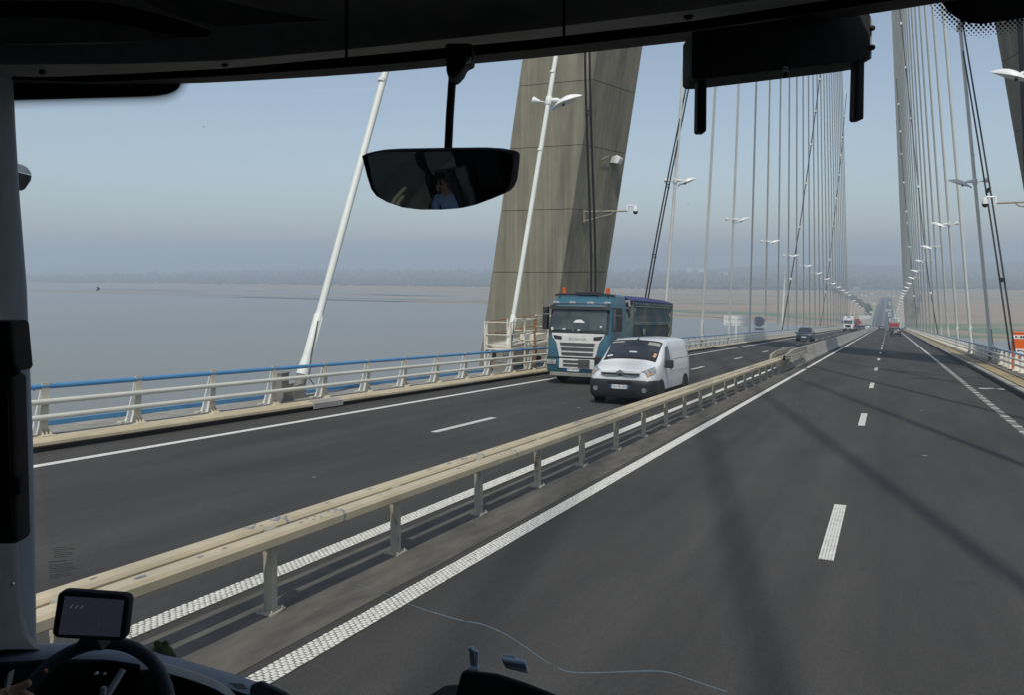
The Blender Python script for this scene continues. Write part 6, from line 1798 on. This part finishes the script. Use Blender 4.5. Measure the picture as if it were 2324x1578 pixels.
# folded display box on the header with two legs and a key in its lock
box = thing('display_box', 'black box hanging from the header with two legs pointing down', 'box')
DB = 1.78
slab('casing', [(1571, 70), (1640, 60), (1966, 20), (1973, 28), (1978, 36), (1976, 131), (1940, 137), (1600, 178), (1576, 178), (1570, 172)], DB, 0.10, M['int_black'], box, 0.008)
slab('side_cheek', [(1974, 36), (1981, 40), (1979.5, 132), (1972, 134)], DB + 0.005, 0.09, M['dash_light'], box, 0.003)
for pts in ([(1584, 172), (1605, 170), (1604, 297), (1600, 299), (1586, 299), (1582, 297)], [(1944, 130), (1964, 128), (1962, 270), (1945, 271), (1940, 269)]):
    slab('leg', pts, DB + 0.01, 0.035, M['int_black'], box, 0.005)
for y in (63, 107):
    bb = MB(); bb.ico(at_d(1980, y, DB), 0.006, 2); bb.build('bolt', M['int_black'], box, smooth=True)
slab('lip', [(1576, 174), (1606, 172), (1606, 177), (1578, 179.5)], DB - 0.004, 0.02, M['int_black'], box, 0.002)
key = thing('key', 'small key with a ring dangling from the black display box', 'key')
slab('bow', rounded(1777, 150, 1790, 163, 3), DB - 0.012, 0.004, M['dash_light'], key, 0.001)
slab('blade', [(1780, 162), (1787, 162), (1786, 168), (1788, 170), (1785, 172), (1786, 175), (1781, 177), (1778, 174)], DB - 0.012, 0.003, M['int_black'], key, 0)
bb = MB(); c = at_d(1788, 130, DB - 0.012)
bb.tube([c + RT * 0.024 * cos(k * pi / 10) + UP * 0.024 * sin(k * pi / 10) for k in range(21)], 0.0013, 5); bb.build('ring', M['int_black'], key)

# dashboard
D0 = [(-120, 1474), (0, 1468), (120, 1461), (245, 1462), (332, 1476), (402, 1494), (524, 1529), (587, 1550), (650, 1580), (760, 1640)]
def off_rows(rows, x0, x1, n, name, m, parent=bus, **k):
    return strip_rows(rows, x0, x1, n).build(name, m, parent, **k)
dn = lambda tab, d: [(x, y + d) for x, y in tab]
off_rows([(dn(D0, 40), 0.0), (D0, -0.06), (dn(D0, 4), -0.12), (dn(D0, 26), -0.24), (dn(D0, 36), -0.26), (dn(D0, 44), -0.24)], -120, 760, 30, 'dashboard_pad', M['dash'], smooth=True)
off_rows([(dn(D0, 38), -0.22), (dn(D0, 120), -0.20), (dn(D0, 420), -0.34)], -120, 760, 30, 'dashboard_face', M['int_black'])
CW = [(318, 1500), (345, 1497), (402, 1513), (445, 1526), (489, 1543), (520, 1562), (545, 1590), (580, 1640)]
off_rows([(dn(CW, 18), -0.30), (CW, -0.31), (dn(CW, 5), -0.36), (dn(CW, 22), -0.40), (dn(CW, 28), -0.36)], 318, 580, 18, 'instrument_cowl', M['int_grey'], smooth=True)
off_rows([(dn(CW, 26), -0.34), (dn(CW, 160), -0.36)], 318, 580, 18, 'instrument_panel', M['int_black'])
skin('air_vent', [(516, 1551), (552, 1553), (563, 1566), (540, 1566)], -0.30, M['dash_light'])
slab('dash_corner', [(566, 1560), (590, 1549), (650, 1576), (700, 1640), (560, 1640)], 1.62, 0.012, M['dash'], bus, 0.005)
slab('warning_lamp', rounded(96, 1523, 104, 1533, 3), 1.93, 0.01, M['warn'] if 'warn' in M else mat('red_button', (0.30, 0.05, 0.04), 0.4, var=0.1, scale=20), bus, 0)
slab('switch_label', rounded(213, 1530, 220, 1535, 2), 1.99, 0.01, M['dash_light'], bus, 0)
slab('switch_label', rounded(232, 1531, 238, 1535, 2), 1.99, 0.01, M['int_grey'], bus, 0)
slab('sunvisor_clip', [(11, 1545), (18, 1530), (20, 1531), (14, 1562), (8, 1564)], 1.7, 0.02, M['int_grey'], bus, 0)

# steering wheel
WC = at_d(197, 1662, 2.10); wax = Vector((0.28, -0.80, 0.53)).normalized()
wx = (RT - wax * RT.dot(wax)).normalized(); wy = wax.cross(wx)
if wy.z < 0: wy = -wy
RW = 0.203
wheel_t = thing('steering_wheel', 'black steering wheel rising over the lower left edge', 'steering wheel')
bb = MB(); rings = []
for i in range(64):
    a = 2 * pi * i / 64; e = wx * cos(a) + wy * sin(a)
    rings.append([WC + e * (RW + 0.0165 * cos(q)) + wax * 0.0165 * sin(q) for q in [2 * pi * k / 10 for k in range(10)]])
rings.append(rings[0]); bb.ring(rings, True, False); bb.build('rim', mat('wheel_leather', (0.035, 0.040, 0.052), 0.5, var=0.2, scale=40, bump=0.2), wheel_t, smooth=True)
bb = MB(); bb.ring([[WC + wx * x + wy * y - wax * h for x, y in ((-.075, .05), (-.05, .075), (.05, .075), (.075, .05), (.075, -.06), (-.075, -.06))] for h in (0.005, 0.06)]); bb.build('hub', M['int_black'], wheel_t, bevel=0.012)
for a in (0.15, pi - 0.15, -pi / 2 - 0.35, -pi / 2 + 0.35):
    e = wx * cos(a) + wy * sin(a); p = Vector((-e.dot(wy), e.dot(wx), 0)); q = wx * p.x + wy * p.y
    bb = MB(); bb.ring([[WC + e * r + q * w - wax * h for w, h in ((-.018, .01), (.018, .01), (.018, .035), (-.018, .035))] for r in (0.06, RW - 0.006)]); bb.build('spoke', M['int_dark'], wheel_t)
bb = MB(); bb.tube([WC - wax * 0.04, WC - wax * 0.42 + Vector((0, 0, -0.12))], 0.045, 10); bb.build('column', M['int_black'], wheel_t)
bb = MB(); bb.tube([at_d(280, 1521, 2.04), at_d(244, 1578, 2.0), at_d(225, 1640, 2.02)], [0.007, 0.008, 0.009], 8); bb.build('stalk', M['dash_light'], wheel_t, smooth=True)
slab('stalk_label', [(227, 1562), (239, 1562), (238, 1582), (224, 1582)], 1.97, 0.01, M['pillar'], wheel_t, 0.003)

# navigation unit
nav = thing('navigation_unit', 'black navigation unit with a dim map screen standing on the dashboard', 'sat nav')
def quadp(c, u, v): return [((c[0][0] * (1 - u) + c[1][0] * u) * (1 - v) + (c[3][0] * (1 - u) + c[2][0] * u) * v, (c[0][1] * (1 - u) + c[1][1] * u) * (1 - v) + (c[3][1] * (1 - u) + c[2][1] * u) * v)][0]
NC = [(131, 1342), (295, 1354), (283, 1460), (115, 1450)]
def rquad(C, r, n=4):
    return [quadp(C, x, y) for x, y in rounded(0, 0, 1, 1, r, n)]
slab('casing', rquad(NC, 0.13), 1.90, 0.028, M['int_black'], nav, 0.006)
SCN = [(147, 1355), (281, 1364), (271, 1447), (132, 1441)]
scr = bpy.data.materials.new('nav_screen'); scr.use_nodes = True
_n = scr.node_tree.nodes; _l = scr.node_tree.links; _b = _n['Principled BSDF']; _b.inputs['Base Color'].default_value = (0.01, 0.01, 0.013, 1); _b.inputs['Roughness'].default_value = 0.35
_b.inputs['Emission Color'].default_value = (0.23, 0.22, 0.36, 1); _b.inputs['Emission Strength'].default_value = 0.055
slab('screen', SCN, 1.898, 0.004, scr, nav, 0)
def nline(name, pts, w, m):
    b = MB(); P0 = [quadp(SCN, u, v) for u, v in pts]
    for (x0, y0), (x1, y1) in zip(P0[:-1], P0[1:]):
        L = sqrt((x1 - x0) ** 2 + (y1 - y0) ** 2); nx, ny = -(y1 - y0) / L * w, (x1 - x0) / L * w
        b.add([at_d(x0 + nx, y0 + ny, 1.8965), at_d(x1 + nx, y1 + ny, 1.8965), at_d(x1 - nx, y1 - ny, 1.8965), at_d(x0 - nx, y0 - ny, 1.8965)], [(0, 1, 2, 3)])
    b.build(name, m, nav)
mk = lambda nm, c, e: (lambda m_: (setattr(m_, 'use_nodes', True), m_.node_tree.nodes['Principled BSDF'].inputs['Emission Color'].__setattr__('default_value', c), m_.node_tree.nodes['Principled BSDF'].inputs['Emission Strength'].__setattr__('default_value', e), m_)[-1])(bpy.data.materials.new(nm))
nav_hi, nav_lo = mk('nav_marks', (0.55, 0.52, 0.62, 1), 0.16), mk('nav_roads', (0.10, 0.09, 0.16, 1), 0.05)
for k in range(3): nline('map_mark', [(0.12 + k * 0.085, 0.30), (0.165 + k * 0.085, 0.20)], 0.55, nav_hi)
nline('map_road', [(0.0, 0.45), (0.2, 0.30), (0.42, 0.27), (0.55, 0.1), (0.56, 0.0)], 0.5, nav_lo)
nline('map_road', [(0.42, 0.27), (0.6, 0.5), (0.65, 0.75), (0.9, 1.0)], 0.5, nav_lo)
nline('map_road', [(0.35, 1.0), (0.6, 0.72), (1.0, 0.55)], 0.5, nav_lo)
slab('foot', [(178, 1452), (222, 1455), (232, 1480), (165, 1478)], 1.93, 0.05, M['int_black'], nav, 0.005)

# little green frog sitting on the dashboard
M['frog'] = mat('frog_plush', (0.10, 0.125, 0.028), 0.95, col2=(0.045, 0.062, 0.018), scale=55, bump=0.5)
frog = thing('toy_frog', 'small green toy frog peeping over the dashboard edge', 'toy')
fc = onw(368, 1484, -0.035)
def blob(name, c, r, sq, m, jit=0.04):
    bb = MB(); bb.ico(c, r, 3, sq=sq, jit=jit); return bb.build(name, m, frog, smooth=True)
blob('body', fc, 0.031, (1.05, 1, 0.85), M['frog'])
blob('head', fc + UP * 0.014 + RT * -0.002, 0.024, (1.05, 1, 0.75), M['frog'])
for sg in (-1, 1): 
    blob('eye', fc + UP * 0.0295 + RT * (0.0125 * sg - 0.003), 0.0095, (1, 1, 1), M['frog'], 0.03)
    blob('arm', fc + RT * 0.03 * sg - UP * 0.012, 0.012, (1.1, 1, 1.3), M['frog'])

# things stuck to the lower glass
tagc = thing('toll_tag', 'slim grey toll tag stuck on the lower windscreen', 'toll tag')
slab('tag_body', [(1137, 1497), (1194, 1505), (1201, 1533), (1147, 1520)], 2.02, 0.02, M['tag'] if 'tag' in M else mat('tag_grey_blue', (0.48, 0.54, 0.62), 0.6, var=0.1, scale=20), tagc, 0.005)
slab('tag_mount', [(1142, 1490), (1170, 1492), (1174, 1501), (1140, 1497)], 2.035, 0.015, M['dash_light'], tagc, 0.004)
slab('tag_face', [(1143, 1503), (1192, 1511), (1195, 1521), (1148, 1512)], 2.017, 0.004, M['dash'], tagc, 0)
clip = thing('holder_clip', 'upright grey plastic clip on the lower windscreen beside the toll tag', 'clip')
mcl = mat('clip_plastic', (0.48, 0.54, 0.62), 0.6, var=0.1, scale=20)
slab('clip_back', [(1064, 1474), (1076, 1474), (1078, 1520), (1068, 1521)], 2.03, 0.018, mcl, clip, 0.003)
slab('clip_front', [(1077, 1480), (1086, 1481), (1085, 1520), (1078, 1521)], 2.02, 0.015, mcl, clip, 0.003)
slab('clip_hook', [(1062, 1473), (1073, 1472), (1074, 1482), (1063, 1480)], 2.01, 0.012, mcl, clip, 0.003)
slab('clip_foot', [(1060, 1519), (1088, 1519), (1086, 1528), (1062, 1528)], 2.01, 0.022, mcl, clip, 0.004)
slab('console_top', [(1046, 1536), (1050, 1530), (1058, 1528), (1130, 1537), (1190, 1556), (1262, 1584), (1300, 1640), (1020, 1640)], 1.35, 0.015, M['int_black'], bus, 0.015)
bb = MB(); bb.tube([at_d(1100, 1640, 1.45), Vector((-0.75, 1.3, 0.95))], 0.12, 10); bb.build('console_stem', M['int_black'], bus)

# shell of the coach: floor, roof, walls with tinted side windows, nose, back
XW0, XW1, SB = -2.33, 0.33, -9.5
M['shell_int'] = mat('cabin_lining', (0.07, 0.07, 0.072), 0.85, var=0.12, scale=3)
M['coach_paint'] = mat('coach_paint', (0.60, 0.60, 0.60), 0.35, var=0.04, scale=2)
def shell(name, c, s, m=None): MB().box(c, s).build(name, m or M['shell_int'], bus)
shell('floor', ((XW0 + XW1) / 2, -3.9, 0.92), (2.66, 11.2, 0.06))
shell('roof', ((XW0 + XW1) / 2, -4.0, 3.36), (2.70, 11.0, 0.06))
shell('rear_wall', ((XW0 + XW1) / 2, SB, 2.1), (2.66, 0.06, 2.4))
for x, nm in ((XW0, 'left'), (XW1, 'right')):
    shell('side_wall', (x, -3.95, 1.18), (0.05, 11.1, 1.0))
    shell('side_wall', (x, -3.95, 3.02), (0.05, 11.1, 0.64))
    for s in (1.42, 0.05, -1.55, -3.15, -4.75, -6.35, -7.95, -9.4): shell('window_post', (x, s, 2.2), (0.06, 0.16, 1.06))
    MB().box((x, -3.95, 2.19), (0.008, 10.9, 1.02)).build('side_window', M['tint_glass'], bus)
# nose below and roof brow above the windscreen
def brow(name, z0, z1, off0, off1, m):
    b = MB(); n = 20
    for i in range(n + 1):
        x = -2.33 + 2.66 * i / n
        for z, o in ((z0, off0), (z1, off1)):
            b.v.append((x, sw(min(max(x, -2.27), .27), z) + o, z))
    for i in range(n): b.f.append((2 * i, 2 * i + 2, 2 * i + 3, 2 * i + 1)); b.m.append(0)
    b.build(name, m, bus, smooth=True)
brow('nose_panel', 0.35, 1.02, 0.02, 0.012, M['coach_paint'])
brow('roof_brow', 3.19, 3.39, 0.012, -0.12, M['coach_paint'])
b = MB(); n = 20
for i in range(n + 1):
    x = -2.33 + 2.66 * i / n; b.v += [(x, 1.38, 3.385), (x, sw(min(max(x, -2.27), .27), 3.39) - 0.12, 3.39)]
for i in range(n): b.f.append((2 * i, 2 * i + 2, 2 * i + 3, 2 * i + 1)); b.m.append(0)
b.build('roof_front', M['coach_paint'], bus)
b = MB()
for i in range(n + 1):
    x = -2.33 + 2.66 * i / n; b.v += [(x, 1.5, 0.95), (x, sw(min(max(x, -2.27), .27), 1.0) - 0.02, 1.02)]
b.f = [(2 * i, 2 * i + 2, 2 * i + 3, 2 * i + 1) for i in range(n)]; b.m = [0] * n
b.build('footwell', M['int_black'], bus)
for x in (XW0, XW1):
    sg = 1 if x > -1 else -1
    b = MB(); b.box((x, 1.55, 2.1), (0.06, 0.22, 2.4)); b.build('corner_post', M['int_dark'], bus)
for s in (0.6, -5.6):
    for x in (-2.15, 0.15): 
        bb = MB(); bb.lathe([(0.3, -0.14), (0.5, -0.14), (0.5, 0.14), (0.3, 0.14)], (x, s, 0.5), 'X', 20); bb.build('wheel', M['rubber'], bus, auto=40)
# rows of high-backed seats behind us, unseen but in the mirror, added to darken its reflection
for r_ in range(7):
    for x in (-2.05, -1.6, -0.35, 0.06):
        if x == 0.06 and r_ == 0: continue
        bb = MB(); s = -0.75 - 1.15 * r_
        bb.box((x, s - 0.22, 1.80), (0.42, 0.13, 0.95)); bb.box((x, s, 1.36), (0.42, 0.46, 0.14)); bb.box((x, s, 1.12), (0.3, 0.3, 0.36))
        bb.build('passenger_seat', M['int_black'], bus)
seat = thing('driver_seat', 'dark driver seat of the coach', 'seat', (-1.84, 0.45, 0.95))
MB().box((0, 0, 0.30), (0.5, 0.5, 0.14)).build('cushion', M['int_dark'], seat, bevel=0.04)
MB().box((0, -0.30, 0.80), (0.5, 0.14, 0.95)).build('backrest', M['int_dark'], seat, bevel=0.05)
MB().box((0, 0, 0.12), (0.3, 0.35, 0.24)).build('pedestal', M['int_black'], seat)

# ------------------------------------------------------------------ driver
M['skin'] = mat('skin', (0.42, 0.235, 0.16), 0.55, var=0.08, scale=12)
M['shirt'] = mat('light_blue_shirt', (0.30, 0.42, 0.62), 0.85, var=0.12, scale=9)
M['trousers'] = mat('dark_trousers', (0.03, 0.035, 0.05), 0.9, var=0.15, scale=9)
M['hair'] = mat('dark_hair', (0.03, 0.022, 0.018), 0.7, var=0.3, scale=30)
def rimpt(a, out=0.0, h=0.0):
    e = wx * cos(a) + wy * sin(a); return WC + e * (RW + out) + wax * h
HA = 2.86
def make_driver():
    drv = thing('person', 'driver in a light blue shirt with a hand on the steering wheel', 'person', (-1.84, 0.45, 1.30))
    o0 = Vector((-1.84, 0.45, 1.30))
    V, E, Rd = [], [], []
    def v(p, r, par=None):
        V.append(Vector(p) - o0); Rd.append(r)
        if par is not None: E.append((par, len(V) - 1))
        return len(V) - 1
    X = -1.84
    pel = v((X, 0.42, 1.46), 0.135)
    wst = v((X, 0.40, 1.62), 0.125, pel); ch = v((X, 0.42, 1.82), 0.145, wst); nk = v((X, 0.44, 1.99), 0.06, ch); hd0 = v((X, 0.47, 2.09), 0.062, nk)
    hd = v((X, 0.485, 2.16), 0.088, hd0); tp = v((X, 0.48, 2.25), 0.078, hd)
    for sg in (-1, 1):
        hip = v((X + 0.10 * sg, 0.50, 1.42), 0.095, pel); kn = v((X + 0.13 * sg, 0.90, 1.40), 0.068, hip); an = v((X + 0.13 * sg, 1.05, 1.04), 0.045, kn); v((X + 0.13 * sg, 1.24, 1.0), 0.038, an)
        grip = rimpt(HA if sg < 0 else -0.1, 0.03, 0.012)
        sh = v((X + 0.19 * sg, 0.43, 1.90), 0.062, ch)
        el = Vector((X + 0.29 * sg, 0.85, 1.62)); ei = v(el, 0.045, sh)
        wr = grip + (el - grip).normalized() * 0.10; wi = v(wr, 0.029, ei)
        pa = v(grip + wax * 0.018, 0.030, wi)
        a0 = HA if sg < 0 else -0.1
        for k, (da, L) in enumerate(((-0.17, .9), (-0.06, 1.0), (0.05, .97), (0.15, .8))):
            da *= 1 if sg < 0 else -1
            b1 = v(rimpt(a0 + da, 0.008, 0.026), 0.0105, pa)
            b2 = v(rimpt(a0 + da, -0.022 * L, 0.022), 0.0095, b1)
            v(rimpt(a0 + da, -0.030 * L, -0.004), 0.008, b2)
        th = v(rimpt(a0 - 0.22 * (1 if sg < 0 else -1), 0.0, 0.032), 0.011, pa); v(rimpt(a0 - 0.33 * (1 if sg < 0 else -1), -0.012, 0.026), 0.009, th)
    me = bpy.data.meshes.new('driver_cage'); me.from_pydata(V, E, []); ob = link('driver_cage', me)
    sk = ob.modifiers.new('skin', 'SKIN'); sk.use_smooth_shade = True
    for i, r in enumerate(Rd): me.skin_vertices[0].data[i].radius = (r, r)
    me.skin_vertices[0].data[0].use_root = True
    sb = ob.modifiers.new('sub', 'SUBSURF'); sb.levels = 2
    dg = bpy.context.evaluated_depsgraph_get()
    body = bpy.data.meshes.new_from_object(ob.evaluated_get(dg))
    bpy.data.objects.remove(ob)
    for m in ('skin', 'shirt', 'trousers'): body.materials.append(M[m])
    pass
    for p in body.polygons:
        c = p.center + o0
        hand = min((c - rimpt(HA)).length, (c - rimpt(-0.1)).length) < 0.19
        p.material_index = 0 if (c.z > 2.0 or hand) else (1 if (c.z > 1.50 and not (c.y > 0.6 and c.z < 1.5)) else 2)
        p.use_smooth = True
    link('body', body, drv)
    h = Vector((X, 0.485, 2.17)) - o0
    b = MB(); b.ico(h + Vector((0, -0.012, 0.035)), 0.104, 3, sq=(0.88, 1.0, 0.85), jit=0.02)
    b.f = [f_ for f_ in b.f if sum(b.v[i][2] for i in f_) / 3 > h.z + 0.035 or sum(b.v[i][1] for i in f_) / 3 < h.y - 0.03]; b.m = [0] * len(b.f)
    b.build('hair', M['hair'], drv, smooth=True)
    b = MB(); b.add([h + Vector(p) for p in ((-0.012, 0.088, 0.02), (0.012, 0.088, 0.02), (0.017, 0.092, -0.022), (-0.017, 0.092, -0.022), (0, 0.118, -0.018))], [(0, 1, 4), (1, 2, 4), (2, 3, 4), (3, 0, 4)]); b.build('nose', M['skin'], drv, smooth=True)
    for sg in (-1, 1):
        b = MB(); b.lathe([(0.001, 0.088), (0.026, 0.09), (0.024, 0.096), (0.001, 0.098)], h + Vector((0.036 * sg, 0, 0.012)), 'Y', 12); b.build('sunglass_lens', M['int_black'], drv)
        b = MB(); b.ico(h + Vector((0.09 * sg, 0.0, -0.005)), 0.024, 2, sq=(0.4, 0.8, 1.2)); b.build('ear', M['skin'], drv, smooth=True)
    b = MB(); b.box(h + Vector((0, 0.086, -0.052)), (0.045, 0.012, 0.01)); b.build('mouth', mat('lips', (0.30, 0.10, 0.08), 0.5, var=0.1, scale=20), drv, bevel=0.003)
make_driver()
